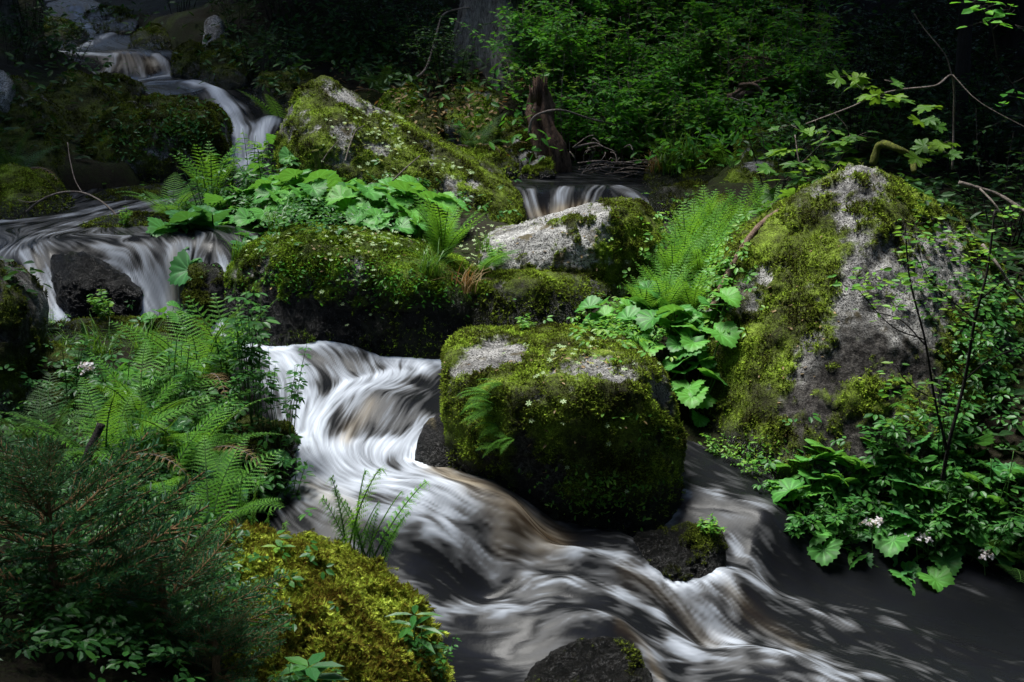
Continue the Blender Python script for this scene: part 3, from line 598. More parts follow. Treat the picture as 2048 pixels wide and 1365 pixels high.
    if tufts:
        mb = MB(); n_ = tufts; vis = mo * (1 - wet * .85) * (mo > .5)
        scatter(mb, V, F, vis, n_, tl, tpl or TUFTS)
        if mb.V:
            m_ = mb.mesh('moss', [L[tm]], False); m_.transform(Matrix.Translation(tuple(-o3)))
            link('moss', m_, o)
    return o
bo = 'boulder'
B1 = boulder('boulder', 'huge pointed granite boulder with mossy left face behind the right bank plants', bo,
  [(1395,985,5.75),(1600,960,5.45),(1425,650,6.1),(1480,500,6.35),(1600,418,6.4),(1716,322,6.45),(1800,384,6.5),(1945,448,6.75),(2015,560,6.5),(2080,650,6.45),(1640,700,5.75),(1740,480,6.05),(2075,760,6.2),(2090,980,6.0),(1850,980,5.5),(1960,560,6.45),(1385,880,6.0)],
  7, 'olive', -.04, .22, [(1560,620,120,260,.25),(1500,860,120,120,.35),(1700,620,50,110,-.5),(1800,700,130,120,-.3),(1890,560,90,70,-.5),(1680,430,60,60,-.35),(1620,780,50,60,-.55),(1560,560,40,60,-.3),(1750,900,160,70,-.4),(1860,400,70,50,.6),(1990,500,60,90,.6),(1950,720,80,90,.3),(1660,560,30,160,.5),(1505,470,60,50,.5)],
  wetz=.30, dark=[(1720,680,90,120,.45),(1800,830,180,110,.9),(1660,860,120,90,.6),(1950,820,120,140,.8),(1600,480,60,80,.4),(1500,700,60,120,.3)], p=60, rough=.035, tufts=42000, tl=.017, mh=.017, detail=1.6, seed=1, grow=1.01)  # dark blobs paint shade onto its faces, mostly the right one
B2 = boulder('boulder', 'squat block shaped mossy boulder standing in the middle of the rapids', bo,
  [(890,925,5.35),(888,720,5.45),(903,668,5.75),(960,662,5.9),(1120,664,6.1),(1230,668,6.1),(990,1000,5.2),(950,775,5.2),(1080,1068,5.13),(1060,790,5.1),(1290,1062,5.13),(1250,770,5.12),(1360,1010,5.35),(1372,900,5.4),(1335,745,5.45),(1290,715,5.7)],
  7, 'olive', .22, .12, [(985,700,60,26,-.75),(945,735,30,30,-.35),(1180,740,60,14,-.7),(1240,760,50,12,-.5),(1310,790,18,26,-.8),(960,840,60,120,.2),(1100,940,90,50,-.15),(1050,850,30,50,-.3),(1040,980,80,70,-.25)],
  wetz=.33, dark=[(1150,950,220,120,.9),(1000,900,80,160,.6),(1290,900,80,120,.5)], p=26, rough=.035, tufts=30000, tl=.016, seed=2, grow=1.01, depth=.35)  # dark blobs paint shade onto the front and left faces
B3 = boulder('boulder', 'long low mossy boulder with dark undercut side above the upper rapids', bo,
  [(440,565,6.75),(442,640,6.7),(470,505,6.8),(560,452,7.0),(700,450,7.1),(745,460,7.1),(560,665,6.35),(640,482,6.45),(560,520,6.4),(700,520,6.3),(850,690,6.25),(860,560,6.3),(960,660,6.4),(960,560,6.6),(900,500,7.0)],
  7, 'green', .28, .25, [(560,610,140,40,-.5),(800,640,160,40,-.6),(600,470,120,20,.4)], wetz=.86, dark=[(650,620,300,60,1)], p=16, rough=.05, tufts=26000, tl=.015, tm='moss_green', seed=3, depth=.3)  # dark blob paints the shade below the overhang
B3b = boulder('boulder', 'low mossy ledge boulder in shade behind the block shaped boulder', bo,
  [(850,555,6.55),(870,680,6.4),(1000,690,6.35),(1000,568,6.45),(1100,560,6.5),(1235,566,6.8),(1245,640,6.7),(1150,670,6.45),(1220,550,6.85),(960,545,6.7)],
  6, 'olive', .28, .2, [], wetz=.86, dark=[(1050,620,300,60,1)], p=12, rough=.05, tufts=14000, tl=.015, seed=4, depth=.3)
B4 = boulder('boulder', 'pale grey sloping boulder with moss streaks and a mossy right side', bo,
  [(955,500,6.9),(975,470,7.2),(1190,400,7.35),(1285,403,7.3),(1215,425,6.85),(1335,470,7.2),(1310,540,7.0),(1200,540,6.75),(990,540,6.75),(1180,500,6.75),(1230,580,6.8)],
  7, 'pale', -.34, .0, [(1285,470,50,60,1.0),(1170,548,150,18,.8),(1050,575,150,18,.6),(1120,440,60,10,.35),(1040,445,70,8,.3),(1230,407,40,8,.5),(1100,500,60,10,.2)],
  p=45, rough=.04, tufts=11000, tl=.014, seed=5, mh=.012, grow=1.0, depth=.3)
B5 = boulder('boulder', 'great slanted mossy boulder with grey bare ridge behind the leafy island', bo,
  [(552,300,8.3),(575,225,8.35),(600,180,8.4),(645,153,8.5),(705,190,8.6),(790,236,8.7),(880,305,8.7),(960,350,8.6),(1038,400,8.4),(1046,440,8.2),(950,465,8.0),(850,350,8.15),(700,260,8.1),(620,290,8.0),(600,420,8.0),(850,460,7.9)],
  7, 'olive', .22, .15, [(760,215,60,16,-.8),(690,195,30,14,-.6),(760,300,22,12,-.6),(900,390,14,40,-.7),(940,360,40,14,-.4),(860,330,12,50,-.5),(625,210,20,26,-.2),(655,170,8,16,-.5),(1000,420,50,30,.2)],
  p=50, rough=.05, tufts=26000, tl=.018, seed=6, grow=1.01, depth=.3)
B6 = boulder('boulder', 'large dark mossy boulder beside the upper left cascade', bo,
  [(150,300,9.7),(200,225,9.9),(270,192,10.3),(395,192,10.4),(438,225,10.1),(432,290,9.9),(405,365,9.7),(250,372,9.5),(170,365,9.5),(300,240,9.7)],
  6, 'dark', .2, .3, [], wetz=1.05, p=12, rough=.06, tufts=12000, tl=.022, tm='moss_dark', seed=7)
def rock(label, pts, mc='dark', moss=.2, slope=.4, lv=5, tu=2500, tl=.022, tm=None, wetz=None, seed=0, name='boulder', cat='boulder', **k):
    tm = tm or {'dark': 'moss_dark', 'green': 'moss_green', 'gold': 'moss_gold', 'wetrock': 'moss_dark'}.get(mc, 'moss_olive')
    k.setdefault('p', 18); k.setdefault('rough', .08)
    if mc == 'wetrock': k.setdefault('detail', 1.6)
    return boulder(name, label, cat, pts, lv, mc, moss, slope, k.pop('blobs', ()), wetz, seed=seed, tufts=tu, tl=tl, tm=tm, **k)
rock('dark rounded boulder left of the cascade, above the large dark mossy one', [(168,180,11.4),(185,152,11.5),(240,150,11.6),(284,175,11.5),(280,200,11.3),(180,215,11.3)], seed=11, moss=.0)
rock('mossy bank boulder with a rounded top at the left of the cascade', [(60,240,10.5),(100,165,10.8),(150,142,11),(198,180,10.7),(205,260,10.3),(90,300,10.2),(60,320,10)], seed=12, moss=.25, tu=4000)
rock('dark mossy boulder at the far left, above the fern on the bank', [(-60,330,9.2),(-60,180,9.8),(20,150,10),(70,220,9.8),(100,300,9.4),(110,370,9.1)], seed=13, moss=.2, tu=4000)
rock('round olive mossy boulder on the far left shore', [(-60,440,8.4),(-60,360,8.6),(20,338,8.6),(70,345,8.6),(115,400,8.5),(120,440,8.3),(20,438,8.1)], 'olive', .25, .4, seed=14, wetz=1.03, tu=7000, tl=.018, lv=6)
rock('big dark blotched boulder cut off by the left edge of the photo', [(-180,480,5.7),(-60,495,5.6),(10,560,5.55),(35,620,5.5),(28,690,5.45),(10,780,5.4),(-180,850,5.3),(-50,800,5.3)], 'dark', .0, .1, dark=[(20,640,80,160,.6)], lv=6, seed=15, tu=6000, tl=.015, p=16)
GOLD = rock('golden mossy boulder in the foreground beside the rapids', [(425,1120,4.15),(440,1098,4.2),(480,1078,4.25),(560,1072,4.3),(645,1092,4.3),(680,1150,4.25),(722,1208,4.2),(780,1268,4.15),(832,1340,4.1),(850,1420,4.0),(560,1250,3.78),(670,1330,3.75),(430,1300,3.9),(600,1420,3.55),(440,1460,3.5),(870,1480,3.8),(760,1480,3.5)], 'gold', .9, .1, lv=7, seed=16, tu=30000, tl=.032, wetz=-.05, rough=.04, mh=.035, lump=.05, tpl=GOLDSPRIG, p=14, depth=.1)
rock('black wet rock under the lowest fall at the bottom edge of the photo', [(1050,1365,4.32),(1110,1310,4.38),(1180,1270,4.42),(1250,1278,4.42),(1310,1365,4.3),(1200,1400,4.2),(1040,1420,4.2)], 'wetrock', -.15, .0, lv=6, seed=17, tu=700, tl=.01, wetz=.5, depth=.1)
rock('small wet black boulder in the water right of the block shaped boulder', [(1268,1085,5.0),(1310,1055,5.08),(1380,1040,5.1),(1435,1060,5.08),(1462,1130,5.0),(1420,1160,4.93),(1330,1165,4.88),(1285,1140,4.93)], 'wetrock', -.3, .2, lv=6, seed=18, tu=1500, tl=.012, wetz=.3, blobs=[(1420,1070,50,30,.6)], depth=.1)
rock('small black rock leaning on the left foot of the block shaped boulder', [(828,925,5.4),(835,880,5.42),(865,830,5.45),(900,828,5.45),(905,930,5.35),(870,940,5.33)], 'wetrock', -.3, .1, lv=5, seed=19, tu=0, wetz=.5, depth=.2)
rock('flat wet rock with a thin veil of water in the upper left falls', [(100,512,7.1),(150,502,7.05),(235,542,6.94),(285,596,6.88),(245,624,6.86),(140,622,6.86),(118,575,6.9),(180,542,6.92)], 'wetrock', -.3, .1, lv=6, seed=20, tu=0, wetz=1.2, depth=.0, grow=1.03)
rock('black mossy rock between the upper left falls and the long mossy boulder', [(372,600,6.85),(375,540,6.95),(400,522,7.0),(438,520,7.0),(452,560,6.9),(445,610,6.85),(410,612,6.82)], 'wetrock', .0, .3, lv=5, seed=21, tu=1500, tl=.012, wetz=.72, depth=.2)
rock('low mossy rock in the upper pool beside the leafy island', [(135,480,7.75),(160,450,7.8),(240,432,8.0),(330,422,8.1),(350,470,7.8),(250,486,7.6)], 'olive', .15, .3, lv=6, seed=22, tu=5000, tl=.016, wetz=1.03, depth=.2)
rock('small dark stone across the upper pool near the cascade', [(170,400,9.0),(250,372,9.2),(330,375,9.2),(330,392,9.0),(200,408,8.9)], 'dark', .1, .3, seed=23, wetz=1.04, tu=1500, depth=.2)
rock('mossy wet ledge under the ferns on the left bank', [(70,655,6.45),(200,640,6.6),(300,632,6.6),(420,640,6.5),(400,760,6.1),(230,730,6.2),(90,760,6.1),(300,800,5.9)], 'dark', .15, .5, lv=6, seed=24, tu=6000, tl=.016, wetz=.74, depth=.1)
rock('dark mossy rock on the bank below the big left edge boulder', [(40,760,5.7),(70,710,5.8),(110,700,5.8),(150,740,5.7),(155,800,5.6),(50,830,5.5)], 'dark', .3, .4, seed=25, tu=3500, tl=.016)
rock('dark bank rock under the leafy herbs left of the rapids', [(430,880,5.4),(500,830,5.5),(580,850,5.45),(596,890,5.4),(590,950,5.25),(530,990,5.1),(440,1000,5.1)], 'wetrock', .0, .3, lv=6, seed=26, tu=2500, tl=.015, wetz=.45, depth=.1)
rock('flat brown wet rock at the right shore below the fern patch', [(1290,430,8.9),(1305,390,9.1),(1340,375,9.2),(1420,370,9.3),(1455,395,9.1),(1440,440,8.8)], 'dark', -.1, .3, lv=5, seed=27, tu=1500, wetz=1.0)
rock('mossy boulder right of the small right hand fall', [(1455,410,9.0),(1462,360,9.2),(1490,325,9.4),(1540,322,9.5),(1600,350,9.4),(1610,420,9.0),(1520,430,8.8)], 'olive', .15, .3, lv=6, seed=28, tu=5000, tl=.018, blobs=[(1510,330,30,14,-.8)])
rock('leaning mossy rock high on the right bank behind the young maple', [(1482,300,9.8),(1510,265,9.9),(1545,235,10),(1590,240,10),(1590,290,9.8),(1540,325,9.6),(1490,318,9.6)], 'olive', .15, .3, lv=5, seed=29, tu=3500, tl=.02)
rock('small pyramid shaped mossy stone at the edge of the fern patch', [(1415,430,8.5),(1450,388,8.6),(1500,415,8.6),(1510,450,8.4),(1420,455,8.3)], 'olive', .3, .3, seed=30, tu=2000, tl=.016)
rock('mossy stone with grass behind the right hand fall', [(1360,345,9.9),(1380,308,10.1),(1430,305,10.1),(1450,335,9.9),(1440,365,9.7),(1370,370,9.7)], 'olive', .3, .3, seed=31, tu=2500, tl=.02)
rock('dark grass covered stone at the water edge of the right pool', [(1290,370,9.8),(1300,335,10),(1345,325,10.1),(1375,350,9.9),(1370,385,9.6),(1310,395,9.5)], 'dark', .2, .3, seed=32, tu=1500, tl=.02)
for i, (lab, pts, mc, mo_) in enumerate([
  ('small round mossy boulder behind the bare ridge of the slanted boulder', [(760,205,11),(780,185,11.1),(812,182,11.1),(828,205,11),(820,228,10.8),(765,228,10.8)], 'green', .3),
  ('tiny mossy stone peeking up behind the small round mossy boulder', [(805,190,11.3),(815,176,11.4),(835,177,11.4),(838,196,11.3),(812,200,11.2)], 'green', .3),
  ('steep dark mossy boulder between the slanted boulder and the back rocks', [(820,240,10.7),(838,205,10.9),(870,195,10.9),(885,230,10.7),(870,300,10.3),(830,270,10.4)], 'dark', .25),
  ('mossy boulder with grey bare side in the back row', [(868,240,10.8),(885,190,11.1),(920,175,11.3),(990,185,11.3),(1000,215,11),(940,250,10.7),(880,260,10.6)], 'olive', .0),
  ('upright green mossy slab with ferns at its foot', [(932,290,10.3),(940,215,10.6),(952,193,10.7),(985,200,10.7),(996,240,10.5),(985,300,10.2),(945,320,10.1)], 'green', .4),
  ('low long mossy rock on the far bank of the right pool', [(925,330,9.9),(940,308,10.1),(1000,302,10.1),(1028,320,10),(1032,345,9.8),(940,350,9.7)], 'olive', .3),
  ('grey round stone between mossy bank and rotten stump', [(1020,300,10.4),(1030,275,10.5),(1055,270,10.5),(1075,290,10.4),(1075,330,10.1),(1025,335,10.1)], 'dark', -.2),
  ('grey wet stone at the water edge below the rotten stump', [(1045,350,10),(1060,325,10.1),(1085,310,10.2),(1105,335,10.1),(1110,352,9.9),(1060,360,9.85)], 'olive', -.35),
  ('mossy bank boulder between the green slab and the rotten stump', [(985,300,10.6),(1010,250,10.9),(1050,235,11),(1075,260,10.8),(1060,310,10.4),(1000,320,10.3)], 'olive', .35),
  ('mossy boulder at the right shoulder of the upper falls', [(255,105,13.8),(262,75,14),(300,50,14.2),(335,65,14),(340,110,13.6),(290,112,13.5)], 'dark', .3),
  ('upright bare grey stone above the upper falls', [(405,90,13.2),(408,50,13.4),(425,25,13.5),(442,35,13.4),(445,80,13.2),(420,95,13)], 'pale', -.5),
  ('dark mossy boulder right of the middle cascade', [(400,170,12),(405,110,12.3),(440,75,12.5),(480,100,12.3),(490,165,11.9),(440,185,11.7)], 'dark', .2),
  ('low dark mossy rock between upper falls and upright grey stone', [(345,150,12.7),(345,110,12.9),(380,85,13.1),(405,110,12.8),(402,155,12.5)], 'dark', .2),
  ('dark boulder at the left shoulder of the topmost fall', [(30,100,14),(50,50,14.5),(110,35,14.6),(148,60,14.4),(150,95,13.9),(60,112,13.6)], 'dark', .1),
  ('flat dark rock under the topmost fall', [(160,60,15.4),(170,20,15.8),(240,15,15.8),(280,40,15.4),(270,62,15),(200,66,14.9)], 'dark', .0),
  ('pale bare stone at the left edge of the photo above the fern', [(-40,195,9.7),(-30,145,9.8),(5,138,9.8),(18,165,9.7),(12,195,9.6)], 'pale', -.6),
  ('mossy root hump left of the thick tree trunk', [(905,185,11.9),(930,150,12.1),(960,135,12.2),(960,190,11.7),(920,200,11.7)], 'green', .2),
  ('dark mossy hummock in front of the back hillside', [(500,215,11.4),(520,150,11.7),(600,140,11.8),(660,190,11.5),(620,230,11.2)], 'dark', .3)]):
    rock(lab, pts, mc, mo_, .3, 5, 1600, .026, seed=40 + i, depth=.4)
# froth and splash where the running water meets the stones
rv = []; rfc = []; of_ = 0
for V_, F_ in ROCKS:
    m_ = (V_[F_[:, 0], 1] < 7.6) & (chan_d(V_[F_[:, 0], 0], V_[F_[:, 0], 1]) < .3)
    if m_.any(): rv.append(V_); rfc.append(F_[m_] + of_); of_ += len(V_)
RB = BVHTree.FromPolygons(np.concatenate(rv).tolist(), np.concatenate(rfc).tolist())
wv = V_w = np.stack([wx.ravel(), wy.ravel(), wz2.ravel()], 1)[used]; fa = foam2.ravel()[used].copy()
cand = np.nonzero((wv[:, 1] < 7.4) & (np.abs(wv[:, 0]) < 3))[0]; fr = fbm(wv[cand] * np.array([9, 9, 9]), 3, 61)
for i, nz_ in zip(cand, fr):
    r_ = RB.find_nearest(Vector(wv[i]), .085)
    if r_[0] is not None: fa[i] = min(1, fa[i] + max(0, .42 + 1.3 * nz_) * math.exp(-(r_[3] / .035) ** 2) * (.25 + .75 * min(1, fa[i] * 2.2)))
water_me.attributes['foam'].data.foreach_set('value', fa.astype(np.float32))
# ------------------------------------------------------------ ray casting on what stands there
aV = np.stack([gx.ravel(), gy.ravel(), gz.ravel()], 1); aQ = gridq(nr, nc)
sel = (np.abs(aV[aQ[:, 0], 0]) < 8) & (aV[aQ[:, 0], 1] > 2) & (aV[aQ[:, 0], 1] < 22); aQ = aQ[sel]
vl = [aV]; fl_ = [aQ[:, [0, 1, 2]], aQ[:, [0, 2, 3]]]; off = len(aV)
for V_, F_ in ROCKS: vl.append(V_); fl_.append(F_ + off); off += len(V_)
allV = np.concatenate(vl); allF = np.concatenate(fl_)
BVH = BVHTree.FromPolygons(allV.tolist(), allF.tolist())
camo = Vector((0, 0, CAMH))
def hit(px, py):
    d = ray(px, py).normalized(); r = BVH.ray_cast(camo, d)
    return (r[0], r[1]) if r[0] is not None else (P(px, py, 10), Vector((0, 0, 1)))
def ground(x, y):
    r = BVH.ray_cast(Vector((x, y, 30)), Vector((0, 0, -1)))
    return r[0].z if r[0] is not None else 0
def gp(px, py, Y=None):                  # a point standing on the ground: on the pixel, or straight below it at distance Y
    if Y is None: return hit(px, py)[0]
    q = P(px, py, Y); r = BVH.ray_cast(Vector((q.x, q.y, q.z + .15)), Vector((0, 0, -1)))
    tz = float(terrain_z(np.array([q.x]), np.array([q.y]))[0]); return Vector((q.x, q.y, max(tz, r[0].z if r[0] is not None else tz)))

# ------------------------------------------------------------ leaf and frond shapes
def leaf_tpl(w=.42, droop=.12, fold=.08):
    V = np.array([(0,0,0),(.33,0,-fold*.4),(.7,0,-fold*.5-droop*.4),(1,0,-droop),(.22,w*.42,fold*.3),(.6,w*.5,fold*.4-droop*.3),(.22,-w*.42,fold*.3),(.6,-w*.5,fold*.4-droop*.3)])
    return V, np.array([(1,2,5,4),(2,1,6,7)]), np.array([(0,1,4),(2,3,5),(1,0,6),(3,2,7)])
LEAF = leaf_tpl(); NARROW = leaf_tpl(.24, .2); ROUND = leaf_tpl(.7, .05)
def lobed(pts_half, droop=.1):            # palmate leaf from a half outline in (x, y)
    pts = [np.array(p) for p in pts_half]; full = [(*p, 0) for p in pts] + [(p[0], -p[1], 0) for p in pts[-2:0:-1]]
    V = [(.18, 0, -.02)] + [(x, y, -droop * (x * x + y * y) + (.05 if abs(y) > .2 else 0)) for x, y, _ in full]
    n_ = len(full); return np.array(V), np.zeros((0, 4), int), np.array([(0, i + 1, (i + 1) % n_ + 1) for i in range(n_)])
MAPLE = lobed([(1,0),(.82,.08),(.80,.16),(.62,.15),(.60,.24),(.72,.42),(.62,.60),(.50,.50),(.42,.56),(.28,.38),(.22,.50),(-.04,.56),(-.10,.38),(-.06,.18),(0,0)], .15)
def compound(k=3):                        # three or five toothed leaflets on one stalk
    b_ = MB(); dirs = [(0, 1.0)] + [(a, .8) for a in ((.95, -.95) if k == 3 else (.75, -.75, 1.5, -1.5))]
    for a, s in dirs:
        t = np.array([[math.cos(a), math.sin(a), -.1]]); b_.inst(leaf_tpl(.5, .15), np.array([[.35 * math.cos(a) * .6, .35 * math.sin(a) * .6, 0]]), frames(t, np.array([[0, 0, 1.]])), np.array([s * .62]))
    V = np.concatenate(b_.V); return V, np.concatenate(b_.Q), np.concatenate(b_.T)
TRI = compound(3); PENTA = compound(5)
def frond_mesh(name, mats, L_=1., th0=10, th1=70, wd=.22, npair=22, droopp=.25, dens=9, young=False, seed=0, pw=.30):
    r = random.Random(seed); n = 40; th = [R(th0 + (th1 - th0) * (i / n) ** 1.5) for i in range(n + 1)]
    if young:
        for i in range(n + 1):
            t = i / n
            if t > .86: th[i] += (t - .86) / .14 * R(330)
    steps = [L_ / n * (.28 if young and i / n > .86 else 1) for i in range(n + 1)]
    p = [np.zeros(3)]; side = r.uniform(-.12, .12)
    for i in range(n): p.append(p[-1] + steps[i] * np.array([math.sin(th[i]), side * (i / n) * .5, math.cos(th[i])]))
    p = np.array(p); b_ = MB(); b_.tube(p[::3], .010 * L_, .003 * L_, 4, m=1)
    pos = []; X = []; Zu = []; S = []
    for j in range(npair):
        t = .12 + .86 * j / (npair - 1) if not young else .25 + .72 * j / (npair - 1)
        i = min(int(t * n), n - 1); f = t * n - i; q = p[i] * (1 - f) + p[i + 1] * f; tg = p[i + 1] - p[i]; tg /= np.linalg.norm(tg)
        up = np.cross(tg, np.array([0, 1., 0])); up /= np.linalg.norm(up); up = -up if up[2] < 0 and not young else up
        prof = (math.sin(math.pi * min(1, (t * .97) ** .62)) ** .8) if not young else .75 * (1 - abs(t - .45)) ** 1.2
        pl = max(wd * L_ * prof, .012 * L_)
        for sg in (1, -1):
            m_ = max(4, int(dens * 1.35 * (.35 + .65 * prof)))
            dr = np.array([0, sg * 1., 0]) + tg * (.35 + .1 * r.random()); dr /= np.linalg.norm(dr)
            qq = q.copy(); cur = dr.copy(); st_ = pl / m_
            for a in range(m_):
                cur = cur + np.array([0, 0, -droopp / m_ * (2.2 if young else 1)]) + tg * .35 / m_; cur /= np.linalg.norm(cur)
                qq = qq + cur * st_; sc_ = pw * L_ * .062 * (.45 + .55 * prof) * (1 - (a / m_) ** 1.3 * .8) * r.uniform(.85, 1.1)
                for s2 in (1, -1):
                    inp = np.cross(up, cur) * s2; inp = inp / max(np.linalg.norm(inp), 1e-6)
                    pos.append(qq); X.append(inp * .9 + cur * .55); Zu.append(up + np.array([0, 0, .2])); S.append([sc_, min(st_ * 1.9, sc_ * 1.3), sc_])
            pos.append(q); X.append(dr); Zu.append(up); S.append([pl, pl * .05 + .004, pl])
    tp = (np.array([(0,-.22,0),(0,.22,0),(.55,.26,.03),(.55,-.2,.03),(1,.08,-.06)]), np.array([(0,3,2,1)]), np.array([(3,4,2)]))
    b_.inst(tp, np.array(pos), frames(np.array(X), np.array(Zu)), np.array(S))
    return b_.mesh(name, mats, False)
FR = {}
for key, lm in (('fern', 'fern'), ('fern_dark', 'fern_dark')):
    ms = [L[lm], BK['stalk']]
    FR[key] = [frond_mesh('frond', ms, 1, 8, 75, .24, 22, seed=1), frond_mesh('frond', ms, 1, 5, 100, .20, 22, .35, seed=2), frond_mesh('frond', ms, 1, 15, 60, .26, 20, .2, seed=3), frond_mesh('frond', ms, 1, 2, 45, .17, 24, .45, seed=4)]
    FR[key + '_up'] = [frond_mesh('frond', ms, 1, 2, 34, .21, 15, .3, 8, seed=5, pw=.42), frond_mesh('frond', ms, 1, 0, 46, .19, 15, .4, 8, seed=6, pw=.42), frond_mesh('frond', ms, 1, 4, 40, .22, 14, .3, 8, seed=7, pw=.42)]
FR['young'] = [frond_mesh('frond', [L['fern'], BK['stalk']], 1, 2, 16 + 8 * k, .24, 15, .45, 7, True, 10 + k, .5) for k in range(3)]
FR['brown'] = [frond_mesh('frond', [L['straw'], BK['twig']], 1, 30, 125, .16, 15, .6, 7, seed=21, pw=.3)]
def fern(label, base, n, size, kind='fern', tilt=(20, 50), az=None, group=None, rnd=None):
    r = rnd or random.Random(hash(label) % 9999 if False else int(base.x * 977 + base.y * 313) % 9999)
    o = empty('fern', (base.x, base.y, base.z - .01), label, 'fern', group)
    for i in range(n):
        a = (i + r.uniform(-.3, .3)) / n * 2 * math.pi if az is None else R(r.uniform(*az))
        me = r.choice(FR[kind]); br = n > 9 and kind != 'fern_up' and i % 6 == 5
        if br: me = FR['brown'][0]
        s = size * r.uniform(.75, 1.12); tl = R(r.uniform(*tilt))
        m_ = Matrix.Rotation(a, 4, 'Z') @ Matrix.Rotation(tl, 4, 'Y') @ Matrix.Rotation(r.uniform(-.3, .3), 4, 'Z')
        f_ = link('frond', me, o, (0, 0, 0), m_.to_euler(), s)
        if br: f_['label'] = 'withered brown frond'
    return o
# large round butterbur leaves, each with its stalk
def butter_mesh(name, mats, hr, seed, tilt=.35, funnel=.22, lean=.5):
    r = random.Random(seed); K = 44; V = [(0, 0, 0)]; rings = [.22, .45, .68, .88, 1.0]; Q = []; T = []
    ph = r.uniform(0, 6)
    for ri, q in enumerate(rings):
        for j in range(K):
            a = j / K * 2 * math.pi
            notch = 1 - .55 * math.exp(-((abs(a - math.pi)) / .22) ** 2)
            lob = 1 + .05 * math.cos(7 * a) + (.07 * (1 if j % 2 else -1) if ri == 4 else 0) + .06 * math.sin(3 * a + ph)
            rr = q * (lob if ri > 1 else 1) * (notch if ri > 0 else 1)
            vein = .045 * abs(math.sin(5.5 * a + .3)) * q
            z = funnel * (q ** 1.1) - .30 * max(0, q - .6) ** 1.4 * (1.3 + math.sin(2 * a + ph)) + vein - .16 * q * math.sin(a * 2 + ph)
            V.append((rr * math.cos(a), rr * math.sin(a), z))
    for j in range(K):
        T.append((0, 1 + j, 1 + (j + 1) % K))
        for ri in range(4):
            a = 1 + ri * K; Q.append((a + j, a + K + j, a + K + (j + 1) % K, a + (j + 1) % K))
    b_ = MB(); M_ = Matrix.Rotation(r.uniform(-.3, .3), 3, 'X') @ Matrix.Rotation(tilt, 3, 'Y')
    top = np.array([lean * hr * .5, 0, hr]); b_.add((np.array(M_) @ np.array(V).T).T + top, Q, T)
    b_.tube(spline([(0, 0, 0), (lean * hr * .12, 0, hr * .4), tuple(top * [.8, 1, .8]), tuple(top)], 4), .05, .035, 5, m=1)
    me = b_.mesh(name, mats, True); at = me.attributes.new('vein', 'FLOAT', 'POINT'); va = np.zeros(len(me.vertices), np.float32)
    for ri in range(5):
        for j in range(K): va[1 + ri * K + j] = 1 - ri * .15 if j % 4 == 0 else 0
    at.data.foreach_set('value', va); return me
BL = {k: [butter_mesh('leaf', [L[k], BK['stalk']], hr, i * 3 + 1, t, fu, le) for i, (hr, t, fu, le) in enumerate([(.8,.2,.2,1.2),(1.2,.35,.22,1.0),(1.7,.3,.25,.6),(1.0,.7,.15,1.4),(2.1,.4,.2,.5)])] for k in ('butter', 'butter_dark')}
def butterbur(label, base, n, R_, spread=.2, kind='butter', group=None, hmax=1.0, seed=0):
    r = random.Random(seed + int(base.x * 991 + base.y * 317)); o = empty('butterbur_plant', (base.x, base.y, base.z - .01), label, 'plant', group)
    for i in range(n):
        a = r.uniform(0, 6.28); d = spread * math.sqrt(r.random()); x, y = d * math.cos(a), d * math.sin(a)
        me = r.choice(BL[kind][:5 if hmax >= 1 else 3]); s = R_ * r.uniform(.6, 1.15)
        link('leaf', me, o, (x, y, min(ground(base.x + x, base.y + y), base.z + .15) - base.z), (0, 0, a + r.uniform(-.8, .8) - (0.6 if y > 0 else 0)), s)
    return o
# leafy herbs and shrubs: two parts, stems and foliage, a few shapes shared by many
def bush_mesh(nst, h, tpl, ls, per, seed, spread=.35, branch=0, up=.5, lm='herb', sm='stalk', r0=.004, lo=.25, whorl=1, fan=1.0):
    r = random.Random(seed); rn = np.random.RandomState(seed); S = MB(); pos = []; X = []; sc_ = []
    for i in range(nst):
        a = r.uniform(0, 6.28); d = spread * r.uniform(.2, 1) * fan; hh = h * r.uniform(.6, 1.05)
        b0 = np.array([math.cos(a), math.sin(a), 0]) * d * .35; tip = np.array([math.cos(a) * d, math.sin(a) * d, hh])
        mid = (b0 + tip) / 2 + np.array([r.uniform(-.05, .05) * h, r.uniform(-.05, .05) * h, .08 * h])
        c = spline([b0, mid, tip], 10); S.tube(c[::2] if (len(c) - 1) % 2 == 0 else c, r0, r0 * .4, 4)
        paths = [(c, lo)]
        for b_ in range(branch):
            q = c[r.randint(6, len(c) - 3)]; aa = r.uniform(0, 6.28); ln = h * r.uniform(.2, .45)
            e = q + np.array([math.cos(aa), math.sin(aa), r.uniform(.1, .9)]) * ln; cc = spline([q, (q + e) / 2 + [0, 0, .03 * h], e], 6); S.tube(cc[::2], r0 * .5, r0 * .25, 4); paths.append((cc, .15))
        for c_, lo_ in paths:
            for k in range(per):
                t = lo_ + (1 - lo_) * (k + r.random() * .5) / per; q = c_[min(int(t * (len(c_) - 1)), len(c_) - 1)]; a0 = k * 2.4 + r.uniform(-.4, .4)
                for w_ in range(whorl):
                    a1 = a0 + w_ * 2 * math.pi / whorl; v = np.array([math.cos(a1), math.sin(a1), up * r.uniform(-.6, 1)])
                    pos.append(q); X.append(v); sc_.append(ls * r.uniform(.6, 1.15))
    F = MB(); n_ = len(pos); zz = np.array([[0, 0, 1.]]) + rn.normal(size=(n_, 3)) * .25
    F.inst(tpl, np.array(pos), frames(np.array(X), zz), np.array(sc_))
    return S.mesh('stems', [BK[sm]]), F.mesh('foliage', [L[lm]], False)
